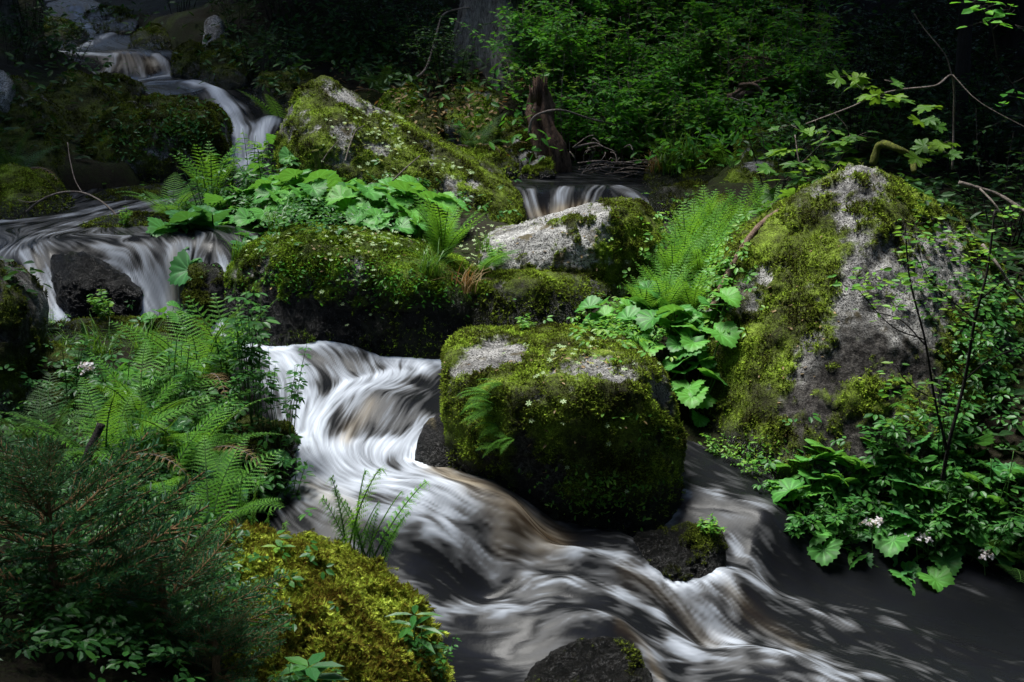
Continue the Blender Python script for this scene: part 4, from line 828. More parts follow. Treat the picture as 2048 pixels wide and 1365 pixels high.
def bush(name, label, base, ms, s=1., cat='plant', group=None, rz=None, tilt=0):
    o = empty(name, (base.x, base.y, base.z - .01), label, cat, group, rz if rz is not None else random.uniform(0, 6.28), s)
    if tilt: o.rotation_euler.x = tilt
    link('stems', ms[0], o); link('foliage', ms[1], o); return o
HERB = [bush_mesh(7, .42, TRI, .085, 7, 1, .2, 0, .3, 'herb'), bush_mesh(9, .36, PENTA, .09, 6, 2, .25, 0, .3, 'herb'), bush_mesh(6, .40, TRI, .08, 7, 3, .16, 1, .4, 'herb')]
HERBL = [bush_mesh(9, .22, LEAF, .06, 8, 4, .2, 0, .3, 'herb_light', whorl=2), bush_mesh(10, .2, TRI, .06, 6, 5, .2, 0, .3, 'herb_light'), bush_mesh(8, .3, LEAF, .055, 10, 6, .16, 0, .3, 'herb_light', whorl=2)]
TALL = [bush_mesh(9, .55, PENTA, .085, 6, 7, .12, 0, .1, 'herb', lo=.45, r0=.003), bush_mesh(8, .5, PENTA, .08, 6, 8, .14, 0, .1, 'herb', lo=.4, r0=.003)]
SHR = [bush_mesh(12, .75, t_, z_, 9, 10 + k, .5, 3, .5, lm_, 'twig', .005, .2) for k, (t_, z_, lm_) in enumerate([(LEAF, .068, 'shrub'), (TRI, .10, 'shrub'), (leaf_tpl(.65, .1), .052, 'herb_light'), (leaf_tpl(.5, .2), .085, 'shrub')])]
SHRD = [bush_mesh(12, .8, LEAF, .06, 8, 20 + k, .5, 3, .5, 'gloom', 'dark', .005, .2) for k in range(2)]
NET = bush_mesh(7, .40, leaf_tpl(.45, .25), .075, 8, 31, .2, 0, .2, 'herb_light', whorl=2, lo=.15)
# grass tufts
def grass_mesh(n, h, seed, lm='grass', droop=.8, wd=.004, spread=.06):
    r = random.Random(seed); b_ = MB()
    for i in range(n):
        a = r.uniform(0, 6.28); d = r.uniform(.2, 1) * droop; x0, y0 = r.uniform(-spread, spread), r.uniform(-spread, spread); hh = h * r.uniform(.5, 1.1); c, s = math.cos(a), math.sin(a); V = []
        for k in range(5):
            t = k / 4; ww = wd * (1 - t * .9); q = np.array([x0 + c * d * hh * t * t, y0 + s * d * hh * t * t, hh * (t - .45 * d * t * t * t)])
            V += [q + np.array([-s, c, 0]) * ww, q - np.array([-s, c, 0]) * ww]
        b_.add(V, [(2 * k, 2 * k + 1, 2 * k + 3, 2 * k + 2) for k in range(4)])
    return b_.mesh('grass', [L[lm]], False)
GR = [grass_mesh(46, .22, 1), grass_mesh(60, .28, 2, droop=1.4), grass_mesh(40, .2, 3, 'straw', 1.3)]
def grass(label, base, k=0, s=1., group=None, rz=0):
    o = link('grass_tuft', GR[k], None, (base.x, base.y, base.z - .01), (0, 0, rz), s); return tag(o, label, 'grass', group)
# ------------------------------------------------------------ ferns
rf = random.Random(5)
OW = ['first', 'second', 'third', 'fourth', 'fifth', 'sixth', 'seventh', 'eighth', 'ninth', 'tenth', 'eleventh', 'twelfth', 'thirteenth', 'fourteenth', 'fifteenth', 'sixteenth', 'seventeenth', 'eighteenth']
def order(items, key):                   # ordinal words by position
    idx = sorted(range(len(items)), key=lambda i: key(items[i])); o = [''] * len(items)
    for k, i in enumerate(idx): o[i] = OW[k]
    return o
FE = [  # label, px, py, Y, fronds, size, kind, tilt, az
 ('lush bright fern clump on the left bank beside the rapids', 400, 800, 5.75, 20, .44, 'fern', (5, 45), None),
 ('upright bright fern behind the lush clump, leaning over the rapids', 455, 740, 5.95, 9, .40, 'fern_up', (5, 30), None),
 ('fern with long bright fronds arching right above the young spruce', 330, 1010, 4.75, 12, .46, 'fern', (20, 60), None),
 ('bright fern left of the long arching fronds, behind the leaning dark stake', 215, 980, 4.85, 12, .42, 'fern', (10, 50), None),
 ('fern with wide bright fronds in the middle of the left bank', 285, 900, 5.2, 13, .44, 'fern', (15, 55), None),
 ('fern close behind the fern with long arching fronds', 385, 945, 5.0, 12, .42, 'fern', (15, 55), None),
 ('bright fern between the spruce tips and the young curled ferns', 420, 1060, 4.55, 10, .36, 'fern', (10, 50), None),
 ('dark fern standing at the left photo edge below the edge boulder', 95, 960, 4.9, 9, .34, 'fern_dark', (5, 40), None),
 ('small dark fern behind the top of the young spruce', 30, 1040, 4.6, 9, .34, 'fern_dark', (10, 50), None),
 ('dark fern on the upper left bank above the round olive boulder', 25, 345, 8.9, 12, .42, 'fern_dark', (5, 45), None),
 ('single fern in the gloom right of the upper cascade', 565, 200, 11.2, 11, .50, 'fern', (15, 55), None),
 ('fern at the left end of the leafy island nearest the dark boulder', 345, 430, 8.1, 11, .38, 'fern', (10, 50), None),
 ('fern at the front left of the leafy island over the pool', 335, 480, 7.7, 10, .30, 'fern', (15, 60), None),
 ('tall fern on the leafy island in front of the white cascade', 425, 400, 8.3, 10, .40, 'fern_up', (5, 30), None),
 ('bright upright fern growing on the long low boulder', 885, 535, 6.65, 20, .34, 'fern_up', (2, 32), None),
 ('small pale fern leaning right on the long low boulder', 955, 535, 6.65, 8, .26, 'fern', (20, 60), (-60, 60)),
 ('fern at the foot of the upright green mossy slab', 950, 310, 10.2, 12, .36, 'fern_dark', (20, 60), None),
 ('fern hanging below the rotten stump thicket at the right pool', 1215, 300, 10.3, 10, .34, 'fern', (30, 70), None),
 ('little fern by the water under the thicket twigs', 1235, 318, 10.2, 7, .22, 'fern', (40, 75), None),
 ('fern on the right bank left of the leaning mossy rock', 1450, 320, 9.9, 11, .34, 'fern', (15, 55), None),
 ('fern between the brambles and the fern left of the leaning rock', 1385, 270, 10.3, 10, .36, 'fern_dark', (15, 55), None),
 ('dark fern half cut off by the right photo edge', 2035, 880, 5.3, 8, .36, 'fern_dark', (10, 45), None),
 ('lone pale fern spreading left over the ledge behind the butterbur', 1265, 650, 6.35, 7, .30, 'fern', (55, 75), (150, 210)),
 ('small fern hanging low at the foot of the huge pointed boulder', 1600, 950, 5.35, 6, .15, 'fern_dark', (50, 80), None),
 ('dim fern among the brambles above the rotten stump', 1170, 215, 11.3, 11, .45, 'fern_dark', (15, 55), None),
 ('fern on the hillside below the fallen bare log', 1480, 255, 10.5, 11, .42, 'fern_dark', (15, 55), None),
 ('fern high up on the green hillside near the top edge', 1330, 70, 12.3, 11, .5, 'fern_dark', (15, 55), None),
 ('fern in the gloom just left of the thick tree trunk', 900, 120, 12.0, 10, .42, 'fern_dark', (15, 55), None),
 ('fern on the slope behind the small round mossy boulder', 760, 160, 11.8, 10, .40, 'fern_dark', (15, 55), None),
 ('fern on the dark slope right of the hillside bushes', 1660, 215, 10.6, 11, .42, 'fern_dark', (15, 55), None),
]
for i, (lab, px, py, Y, n_, s_, k_, tl_, az_) in enumerate(FE): fern(lab, gp(px, py, Y), n_, s_, k_, tl_, az_, None, random.Random(100 + i))
FP = [('front', [(1250,640,6.4,.17),(1290,640,6.4,.24),(1330,632,6.5,.32),(1385,625,6.55,.32),(1435,610,6.7,.30)]), ('second', [(1290,610,6.6,.22),(1325,605,6.7,.28),(1345,595,6.9,.34),(1400,590,7.0,.34),(1445,575,7.1,.34)]),
      ('third', [(1350,585,6.9,.28),(1365,565,7.1,.32),(1370,550,7.3,.36),(1420,545,7.4,.36),(1465,525,7.5,.34)]), ('hindmost', [(1390,530,7.6,.30),(1410,510,7.8,.34),(1430,505,7.8,.34),(1475,490,7.9,.34),(1525,480,8.0,.32)])]
for rw, its in FP:
    for i, (px, py, Y, s_) in enumerate(its):
        fern(f'upright bright fern, {OW[i]} from left in the {rw} row of the dense patch', gp(px, py, Y), 15, s_ * .87, 'fern_up', (1, 28), None, 'ferns of the dense patch', random.Random(200 + int(px + py)))
for i, (px, py, s_) in enumerate([(1010,765,.12),(985,785,.14),(990,805,.15),(985,828,.13),(1000,848,.12),(1030,872,.12),(1015,888,.13)]):
    q, nr_ = hit(px, py); fern(f'tiny fern on the left front of the block shaped boulder, {OW[i]} from its top', q, 5, s_, 'fern', (45, 85), (130, 230), 'tiny ferns on the block shaped boulder', random.Random(300 + i))
YF = [(480,1085,4.55,.28,-6),(510,1085,4.52,.30,4),(540,1090,4.5,.26,-3),(570,1100,4.48,.27,3),(600,1120,4.45,.30,6),(630,1125,4.42,.24,-6),(650,1125,4.42,.34,4),(672,1135,4.4,.38,-2),(690,1140,4.38,.44,6),(705,1140,4.38,.40,2),(722,1145,4.36,.34,12),(735,1150,4.36,.40,22),(750,1155,4.34,.26,14)]
YO = order(YF, lambda t: t[0])
for i, (px, py, Y, s_, ln) in enumerate(YF):
    o = empty('young_fern', gp(px, py, Y), f'slim young fern with curled tips behind the golden moss, {YO[i]} from the left', 'fern', 'young curled ferns')
    for j in range(3 if s_ > .33 else 2): link('frond', FR['young'][(i + j) % 3], o, (j * .012, 0, 0), (R(rf.uniform(-8, 8)), R(ln + rf.uniform(-9, 9)), R(rf.uniform(-25, 25) if j != 1 else 170)), s_ * (1 - .18 * j))
# ------------------------------------------------------------ butterbur
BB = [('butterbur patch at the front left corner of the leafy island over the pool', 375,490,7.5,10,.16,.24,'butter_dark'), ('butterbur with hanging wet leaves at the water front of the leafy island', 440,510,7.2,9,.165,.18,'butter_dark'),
 ('butterbur in the middle of the leafy island, shaded side', 480,470,7.5,9,.15,.25,'butter'), ('butterbur with big round leaves in the centre of the leafy island', 560,450,7.6,10,.145,.26,'butter'), ('bright butterbur on the leafy island below the mossy stick', 650,440,7.6,10,.15,.25,'butter'),
 ('bright broad butterbur at the foot of the slanted boulder', 730,445,7.5,10,.16,.24,'butter'), ('butterbur at the right end of the leafy island', 800,475,7.3,10,.15,.22,'butter'), ('butterbur at the back of the leafy island close to the slanted boulder', 600,400,8.2,9,.11,.25,'butter'),
 ('bright butterbur top leaves behind the block shaped boulder', 1330,700,6.2,8,.125,.16,'butter'), ('butterbur with broad leaves against the huge pointed boulder', 1390,730,6.1,8,.13,.12,'butter'), ('low butterbur leaves right behind the block shaped boulder', 1240,680,6.35,7,.10,.14,'butter'), ('butterbur hanging down the gap beside the huge pointed boulder', 1385,800,5.95,5,.12,.08,'butter'),
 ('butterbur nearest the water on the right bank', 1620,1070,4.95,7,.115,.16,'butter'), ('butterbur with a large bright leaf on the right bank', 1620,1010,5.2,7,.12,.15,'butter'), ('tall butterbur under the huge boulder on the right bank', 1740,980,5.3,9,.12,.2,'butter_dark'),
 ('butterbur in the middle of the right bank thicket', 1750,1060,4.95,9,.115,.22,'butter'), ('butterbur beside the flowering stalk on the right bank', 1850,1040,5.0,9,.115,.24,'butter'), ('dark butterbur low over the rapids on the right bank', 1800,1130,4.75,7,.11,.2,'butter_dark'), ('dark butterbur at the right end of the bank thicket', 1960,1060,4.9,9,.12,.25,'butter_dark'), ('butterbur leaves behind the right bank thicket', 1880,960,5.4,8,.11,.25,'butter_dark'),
 ('pair of butterbur leaves on the left bank below the lush fern', 290,790,5.65,4,.13,.12,'butter'), ('butterbur leaf cluster above the lower left herbs', 440,930,5.1,6,.10,.2,'butter_dark'), ('low butterbur at the tip of the left ledge in the falls', 330,640,6.5,5,.07,.1,'butter')]
for i, (lab, px, py, Y, n_, R_, sp_, k_) in enumerate(BB):
    if px > 1590: Y = max(Y, 5.38)
    butterbur(lab, gp(px, py, Y), int(n_ * 2.9), R_ * (.57 if px < 1590 else .62), sp_, k_, None, 1, i)
# ------------------------------------------------------------ herbs
HB = [('tall dark herb stand leaning over the rapids left of the foam', 520,880,5.45,TALL[0],1.05), ('second dark herb stand nearest the foam', 565,900,5.35,TALL[1],.85), ('dark herb stand behind the lush fern clump', 485,800,5.7,TALL[1],.9),
 ('dark three leaved herb on the bank rock edge', 560,960,5.15,HERB[0],.7), ('dark herb below the tall herb stand', 500,960,5.1,HERB[1],.8), ('shaded herb left of the bank rock', 430,900,5.2,HERB[2],.8), ('shaded herb under the lush fern clump', 350,870,5.3,HERB[0],.9), ('herb between the stake and the fern fronds', 250,880,5.3,HERB[1],.8),
 ('herb with dull leaves on the shore below the edge boulder', 140,860,5.4,HERB[2],.8), ('low herb beside the wet ledge grass', 200,810,5.6,HERB[0],.6),
 ('nettle in front of the white cascade on the leafy island', 505,370,8.5,NET,.9), ('nettle left of the slanted boulder foot', 560,360,8.5,NET,.85), ('nettle at the cascade end of the leafy island', 455,390,8.4,NET,.8), ('leafy herb against the slanted boulder', 640,370,8.3,HERBL[1],.8), ('leafy herb under the slanted boulder face', 720,380,8.1,HERBL[1],.8), ('leafy herb at the slanted boulder corner', 790,410,7.9,HERBL[2],.6), ('low herbs on the island between ferns and butterbur', 420,440,7.9,HERB[0],.8), ('herb among the butterbur of the leafy island', 520,420,8.0,HERB[1],.9),
 ('feathery dark herb at the water of the right bank', 1590,1090,4.9,HERB[1],.75), ('cut leaved herb hanging over the right bank edge', 1680,1140,4.75,HERB[2],.8), ('shaded herb on the right bank right of the butterbur', 1930,1130,4.7,HERB[1],.9), ('tall shaded herb on the right bank edge of the photo', 2010,1100,4.8,HERB[0],1.1), ('shaded herb behind the right bank butterbur', 1970,960,5.3,HERB[2],1.0), ('herb at the foot of the sapling on the right bank', 1880,900,5.6,HERB[0],.9), ('herb in the dark above the right bank rapids', 1870,1160,4.65,HERB[0],.8), ('dark herb at the lower right end of the bank', 2040,1170,4.6,HERB[2],.9), ('herb at the top of the right bank against the huge boulder', 1780,920,5.55,HERB[1],.8),
 ('light herb on the back rim of the block shaped boulder', 1200,670,6.0,HERBL[0],.5), ('light herb between block shaped boulder and butterbur', 1280,690,6.0,HERBL[1],.6), ('small light herb on the left back rim of the block shaped boulder', 1050,672,5.95,HERBL[0],.35), ('little plant on top of the small wet black boulder', 1420,1045,5.05,HERBL[0],.35),
 ('small plant on the left ledge in front of the falls', 215,640,6.5,HERBL[2],.55), ('tiny herb on the ledge beside the edge boulder', 110,650,6.45,HERBL[1],.45), ('herb at the right end of the ledge in the falls', 380,640,6.4,HERB[0],.4), ('small plant on the low rock in the upper pool', 245,455,7.8,HERBL[2],.4), ('creeping plant on the wet foot of the huge boulder', 1440,945,5.7,HERBL[1],.5), ('plant on the mossy apron of the huge pointed boulder', 1510,935,5.6,HERBL[1],.6),
 ('light herb at the back corner of the pale sloping boulder', 1050,450,8.3,HERBL[1],.7), ('herb on the pale sloping boulder foot', 990,520,6.8,HERBL[0],.4),
 ('dark leafed bramble in the bottom left corner', 120,1330,3.5,HERB[0],.7), ('dark seedling with pointed leaves under the spruce', 285,1330,3.45,HERB[2],.5), ('leafy shoots at the foot of the golden mossy boulder', 850,1380,3.9,HERB[0],.55), ('low leaves in front of the golden mossy boulder', 600,1370,3.45,HERB[1],.5)]
for i, (lab, px, py, Y, ms, s_) in enumerate(HB):
    if px > 1580 and py > 880: Y = max(Y, 5.32)
    bush('herb', lab, gp(px, py, Y), ms, s_, 'herb')
# ------------------------------------------------------------ shrubs on the hillside
k = 0
for row, (py0, Y0) in enumerate([(330, 10.55), (285, 10.9), (235, 11.3), (180, 11.7), (125, 12.1), (70, 12.5), (20, 12.9)]):
    for px0 in range(1080 + 20 * (row % 2), 1680, 88):
        px1 = px0 + rf.uniform(-22, 22)
        if row == 0 and px1 < 1120: continue
        bush('shrub', f"leafy bramble bush, {OW[(px0 - 1080) // 88]} from left in the {['lowest', 'second lowest', 'third lowest', 'middle', 'third highest', 'second highest', 'topmost'][row]} row on the green hillside", gp(px1, py0, Y0 + rf.uniform(-.15, .15)), SHR[k % 4], rf.uniform(.7, 1.05), 'shrub', 'bramble bushes on the hillside'); k += 1
DB = [(1640,230,10.8),(1700,300,10),(1760,250,10.4),(1720,120,11.6),(1800,150,11.2),(1900,350,9.2),(2000,330,9.2),(1960,200,10.5),(1560,380,8.9),(1860,60,12),(1980,60,11.5),(2010,470,7.8)]
for (px0, py0, Y0), w_ in zip(DB, order(DB, lambda t: t[0] + t[1] * .01)):
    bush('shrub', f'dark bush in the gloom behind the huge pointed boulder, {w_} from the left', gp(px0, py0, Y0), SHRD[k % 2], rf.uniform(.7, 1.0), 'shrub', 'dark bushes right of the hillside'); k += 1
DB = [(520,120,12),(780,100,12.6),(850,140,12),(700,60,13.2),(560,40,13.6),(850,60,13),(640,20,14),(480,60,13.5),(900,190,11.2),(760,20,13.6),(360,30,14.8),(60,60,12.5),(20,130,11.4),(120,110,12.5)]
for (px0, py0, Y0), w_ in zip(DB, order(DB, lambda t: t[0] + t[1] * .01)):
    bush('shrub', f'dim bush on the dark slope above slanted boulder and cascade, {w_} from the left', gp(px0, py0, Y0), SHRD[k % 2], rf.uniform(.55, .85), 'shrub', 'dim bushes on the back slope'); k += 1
bush('shrub', 'light green sprig lit on the dark slope left of the thick tree trunk', gp(815, 60, 12.4), bush_mesh(7, .4, LEAF, .09, 6, 77, .5, 2, .1, 'herb_light', 'dark', .005, .2), .9, 'shrub')
bush('shrub', 'leafy thicket above the rotten stump', gp(1110, 215, 11.2), SHR[1], 1.0, 'shrub')
# ------------------------------------------------------------ grass
for i, (lab, px, py, Y, k_, s_) in enumerate([('grass tuft hanging over the dark side of the long low boulder', 860,575,6.4,1,.8), ('pale dry grass hanging beside the fern on the long low boulder', 930,570,6.45,2,.9), ('grass tuft on the right end of the leafy island', 840,470,7.2,0,1.0), ('grass under the butterbur of the leafy island', 640,455,7.4,0,1.1), ('grass on the back of the long low boulder', 560,460,6.9,0,.8), ('short grass on the left tip of the long low boulder', 480,520,6.75,0,.7),
   ('big drooping grass tuft on the bank of the right pool', 1335,345,9.9,1,1.4), ('drooping grass beside the big tuft at the right pool', 1375,335,9.95,1,1.2), ('dry grass in the drooping tuft at the right pool', 1310,350,9.9,2,1.0), ('grass blades on the small wet black boulder', 1345,1120,4.85,0,.35),
   ('grass tuft left of the lush fern on the wet ledge', 290,720,6.05,1,.9), ('grass tuft dripping from the wet ledge', 200,730,6.1,1,.85), ('grass at the left end of the wet ledge', 130,720,6.1,1,.7), ('grass tuft at the right end of the wet ledge', 340,740,6.0,1,.8), ('thin grass in the shade of the young spruce', 300,1000,4.9,0,1.2), ('grass on the top of the pale boulder corner', 970,500,6.9,0,.6), ('grass by the right stream under the butterbur', 1590,1000,5.3,0,.8)]):
    grass(lab, gp(px, py, Y), k_, s_, None, i)
# ------------------------------------------------------------ pale rosettes, clover and ground cover nobody could count
def rosette():
    b_ = MB(); a = np.arange(6) * 1.047; X = np.stack([np.cos(a), np.sin(a), a * 0 + .15], 1); b_.inst(leaf_tpl(.42, .1), X * .05, frames(X, np.tile([0, 0, 1.], (6, 1))), np.full(6, .5))
    return np.concatenate(b_.V), np.concatenate(b_.Q), np.concatenate(b_.T)
ROS = rosette()
def cover(name, label, cat, boxes, tpl, size, lm, lift=.02, lean=.3, ymin=0):
    pos = []; nn = []; r = random.Random(len(label))
    for x0, y0, x1, y1, n_ in boxes:
        for _ in range(n_):
            px, py = r.gauss((x0 + x1) / 2, (x1 - x0) / 4), r.gauss((y0 + y1) / 2, (y1 - y0) / 4); q, nv = hit(px, py)
            if q.y < ymin: continue
            if q.z < waterz(q.x, q.y) + .02 and chan_d(np.array([q.x]), np.array([q.y]))[0] < .1: continue
            pos.append(q + nv * lift * r.random() + Vector((0, 0, lift * .5))); nn.append(nv * .4 + Vector((0, 0, .8)) + Vector((r.gauss(0, lean), r.gauss(0, lean), 0)))
    pos = np.array([tuple(p) for p in pos]); nn = np.array([tuple(p) for p in nn]); nn /= np.linalg.norm(nn, axis=1)[:, None]
    xr = rs.normal(size=pos.shape); xx = xr - np.sum(xr * nn, 1)[:, None] * nn; b_ = MB()
    b_.inst(tpl, pos, frames(xx, nn), size * (.6 + .7 * rs.rand(len(pos)))); o = link(name, b_.mesh(name, [L[lm]], False)); return tag(o, label, cat, None, 'stuff')
cover('pale_rosettes', 'tiny pale star shaped plants dotting the long low boulder', 'plants', [(560,445,960,520,170),(600,400,860,440,60),(640,500,780,620,26),(900,440,1000,540,50),(470,470,560,540,14)], ROS, .02, 'pale')
cover('pale_rosettes', 'tiny pale star shaped plants on the slanted boulder', 'plants', [(660,200,840,340,110),(850,300,960,380,25)], ROS, .026, 'pale')
cover('pale_rosettes', 'few tiny pale plants on the block shaped boulder', 'plants', [(1000,670,1340,760,40),(1060,780,1330,1000,14)], ROS, .024, 'pale')
cover('creeping_leaves', 'small glossy creeping leaves on the lower right front of the block shaped boulder', 'plants', [(1080,930,1310,1040,420),(1230,790,1360,980,60)], LEAF, .022, 'herb_light', .01, .8)
cover('creeping_leaves', 'small creeping leaves on the mossy apron of the huge pointed boulder', 'plants', [(1410,880,1580,980,420)], LEAF, .02, 'herb_light', .01, .8)
cover('creeping_leaves', 'small shiny leaves in the moss of the long low boulder side', 'plants', [(450,510,860,600,420),(700,540,960,620,260)], LEAF, .02, 'shrub', .01, .8)
cover('creeping_leaves', 'small green plants on the large dark mossy boulder by the cascade', 'plants', [(300,190,440,330,420),(190,230,320,330,160)], LEAF, .035, 'herb', .02, .8)
cover('ground_cover', 'low leafy ground cover on the leafy island', 'ground cover', [(340,380,880,480,1500)], TRI, .06, 'herb', .08)
cover('ground_cover', 'low leafy ground cover on the green hillside', 'ground cover', [(1040,40,1700,340,5200),(1100,180,1500,340,1800)], LEAF, .07, 'shrub', .15, .6, 9.2)
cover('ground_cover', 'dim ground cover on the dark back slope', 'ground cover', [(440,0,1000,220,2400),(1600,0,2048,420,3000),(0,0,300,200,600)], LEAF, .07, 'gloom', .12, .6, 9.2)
cover('ground_cover', 'low dark ground cover on the left bank', 'ground cover', [(0,700,600,1100,900),(0,1050,480,1365,1600)], TRI, .055, 'herb', .08)
cover('ground_cover', 'low dark ground cover on the right bank', 'ground cover', [(1560,920,2048,1180,1000),(1900,500,2048,900,300)], TRI, .06, 'herb', .08)
cover('ground_cover', 'low green growth among the dense fern patch', 'ground cover', [(1290,440,1470,640,900),(1160,600,1430,720,300)], TRI, .05, 'herb_light', .05)
cover('leaf_litter', 'small fallen dead leaves and needles on the block shaped boulder', 'leaf litter', [(960,670,1340,770,70),(1000,780,1330,960,25)], LEAF, .02, 'straw', .004, .2)
cover('leaf_litter', 'small dead leaves caught in the moss of the huge pointed boulder', 'leaf litter', [(1480,420,1700,900,60)], LEAF, .02, 'straw', .004, .2)
cover('leaf_litter', 'dead leaves and bits on the pale sloping boulder and the long low one', 'leaf litter', [(980,410,1280,560,50),(480,460,860,560,60)], LEAF, .02, 'straw', .004, .2)
cover('leaf_litter', 'dry stems and needles on the golden moss', 'leaf litter', [(440,1080,880,1365,70)], NARROW, .035, 'straw', .006, .5)
cover('leaf_litter', 'brown leaf litter on the back slope around the tree trunk', 'leaf litter', [(640,60,1120,300,700)], LEAF, .05, 'straw', .02, .4, 9.2)
def cover_xy(name, label, cat, x0, y0, x1, y1, n_, tpl, size, lm):
    x = rs.uniform(x0, x1, n_); y = rs.uniform(y0, y1, n_); k_ = chan_d(x, y) > .25; x = x[k_]; y = y[k_]
    pos = np.stack([x, y, [ground(a_, b_) for a_, b_ in zip(x, y)]], 1) + [0, 0, .03]; n_ = len(pos); nn = rs.normal(size=(n_, 3)) * .35 + [0, 0, 1]; b_ = MB()
    b_.inst(tpl, pos, frames(rs.normal(size=(n_, 3)) * [1, 1, .2], nn), size * (.6 + .7 * rs.rand(n_))); tag(link(name, b_.mesh(name, [L[lm]], False)), label, cat, None, 'stuff')
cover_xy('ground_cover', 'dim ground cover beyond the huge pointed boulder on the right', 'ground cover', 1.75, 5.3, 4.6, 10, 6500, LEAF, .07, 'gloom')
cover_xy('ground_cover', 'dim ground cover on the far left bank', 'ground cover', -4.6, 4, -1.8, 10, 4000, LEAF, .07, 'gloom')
# ------------------------------------------------------------ sticks and dead branches
def stick(name, label, pts, r0, r1, bk='twig', sub=(), group=None, cat='branch'):
    b_ = MB(); q = spline([P(*p) if len(p) == 3 else p[:3] for p in pts], 8); b_.tube(q, r0, r1, 6, wob=.12)
    for s_ in sub: b_.tube(spline([P(*p) for p in s_], 6), r0 * .5, r1 * .5, 4)
    V = np.concatenate(b_.V); o3 = V[np.argmin(V[:, 2])]; me = b_.mesh(name, [BK[bk]]); me.transform(Matrix.Translation(tuple(-o3)))
    return tag(link(name, me, None, tuple(o3)), label, cat, group, 'stuff' if cat == 'brushwood' else None)
stick('dead_branch', 'thick brown dead branch leaning on the left edge of the huge pointed boulder', [(1424,617,6.12),(1450,560,6.2),(1485,497,6.3),(1525,447,6.4),(1570,418,6.6),(1612,402,6.8)], .017, .013, 'brown')
stick('dead_branch', 'thin forked dead twig arching over the upper pool on the far left', [(44,432,8.2),(80,402,8.2),(120,386,8.2),(165,386,8.2),(205,405,8.1),(240,438,8.0)], .007, .005, 'twig', [[(165,386,8.2),(150,360,8.3),(140,320,8.4),(135,285,8.5)], [(80,402,8.2),(55,405,8.2),(35,400,8.2)]])
stick('dead_branch', 'curved bare twig arching beside the rotten stump', [(1058,268,10.2),(1064,240,10.2),(1085,226,10.2),(1125,221,10.2),(1180,238,10.3),(1230,250,10.4)], .011, .006, 'twig')
stick('dead_branch', 'thin pale twig on the slope left of the thick tree trunk', [(815,165,11.6),(850,140,11.7),(870,80,11.9),(885,32,12.1),(920,18,12.1),(960,14,12.1)], .010, .007, 'twig')
stick('dead_branch', 'fallen bare log lying in the brushwood on the right hillside', [(1455,195,10.6),(1490,188,10.6),(1530,180,10.7),(1560,174,10.8)], .030, .020, 'brown', [[(1465,190,10.5),(1500,170,10.5),(1560,148,10.6),(1610,125,10.8)], [(1480,170,10.5),(1510,170,10.4),(1530,195,10.4)], [(1490,120,10.9),(1520,115,10.9),(1560,125,10.8)], [(1490,165,10.7),(1487,135,10.7),(1505,118,10.7)]])
stick('dead_branch', 'long thin twig slanting down from the fallen log', [(1462,196,10.3),(1500,210,10.2),(1550,230,10.0),(1580,243,9.9)], .008, .006, 'twig')
stick('dead_branch', 'twig with upright shoots behind the island at the slanted boulder', [(690,325,7.9),(700,290,7.95),(712,262,8.0),(728,252,8.0)], .006, .003, 'twig', [[(640,330,7.9),(660,300,7.95),(690,270,8.0),(702,255,8.0)]])
stick('dead_branch', 'thin straight twig leaning on the slanted boulder front', [(785,362,7.7),(810,338,7.75),(840,312,7.8)], .004, .003, 'twig')
stick('mossy_stick', 'short upright mossy stick standing in the leafy island', [(637,345,7.85),(636,325,7.85),(630,300,7.85)], .022, .02, 'mossy', (), None, 'stick')
stick('dead_branch', 'arching mossy branch above the top of the huge pointed boulder', [(1745,330,7.6),(1760,290,7.6),(1795,298,7.5),(1822,315,7.5),(1828,345,7.4)], .022, .016, 'mossy')
stick('dead_branch', 'grey branch sloping down behind the right shoulder of the huge boulder', [(1918,366,6.9),(1960,378,6.9),(2000,392,6.9),(2060,430,6.8)], .012, .010, 'twig', [[(1960,378,6.8),(1990,410,6.7),(2010,450,6.7)]])
stick('dead_branch', 'pale twig falling across the right side of the huge boulder', [(1965,490,6.2),(1995,530,6.1),(2020,570,6.1),(2055,612,6.1)], .008, .006, 'twig')
stick('dark_stake', 'dark leaning stake rising from the young spruce', [(122,1090,4.0),(145,1010,4.02),(172,920,4.05),(203,848,4.1)], .018, .013, 'dark', (), None, 'stake')
stick('dead_branch', 'small bleached stick lying on the golden moss', [(627,1308,3.78),(640,1280,3.82),(657,1250,3.86)], .0045, .003, 'twig')
stick('dead_branch', 'hair thin dry stem bent over the golden moss', [(428,1200,3.75),(445,1180,3.78),(450,1150,3.82)], .002, .0015, 'twig')
tw = []
for i in range(16):
    x0 = rf.uniform(1120, 1250); y0 = rf.uniform(275, 345); dx, dy = rf.uniform(-50, 60), rf.uniform(-30, 45)
    tw.append([(x0, y0, 10), (x0 + dx * .5 + rf.uniform(-10, 10), y0 + dy * .5 - 8, 9.95), (x0 + dx, min(y0 + dy, 352), 9.9)])
stick('dead_brushwood', 'tangle of dry roots and twigs over the right pool', tw[0], .010, .006, 'twig', tw[1:], None, 'brushwood')
tw = []
for i in range(16):
    x0 = rf.uniform(1185, 1310); y0 = rf.uniform(325, 352); a = rf.uniform(-.5, .5)
    tw.append([(x0 - 35, y0 + 12 * a, 9.95), (x0, y0 - 5, 9.9), (x0 + 40, y0 - 14 * a, 9.9)])
stick('dead_brushwood', 'flat heap of driftwood twigs at the right pool shore', tw[0], .008, .005, 'twig', tw[1:], None, 'brushwood')
tw = [[(rf.uniform(1450, 1560), rf.uniform(120, 160), 10.7), (rf.uniform(1480, 1600), rf.uniform(110, 200), 10.65), (rf.uniform(1480, 1620), rf.uniform(130, 210), 10.6)] for i in range(22)]
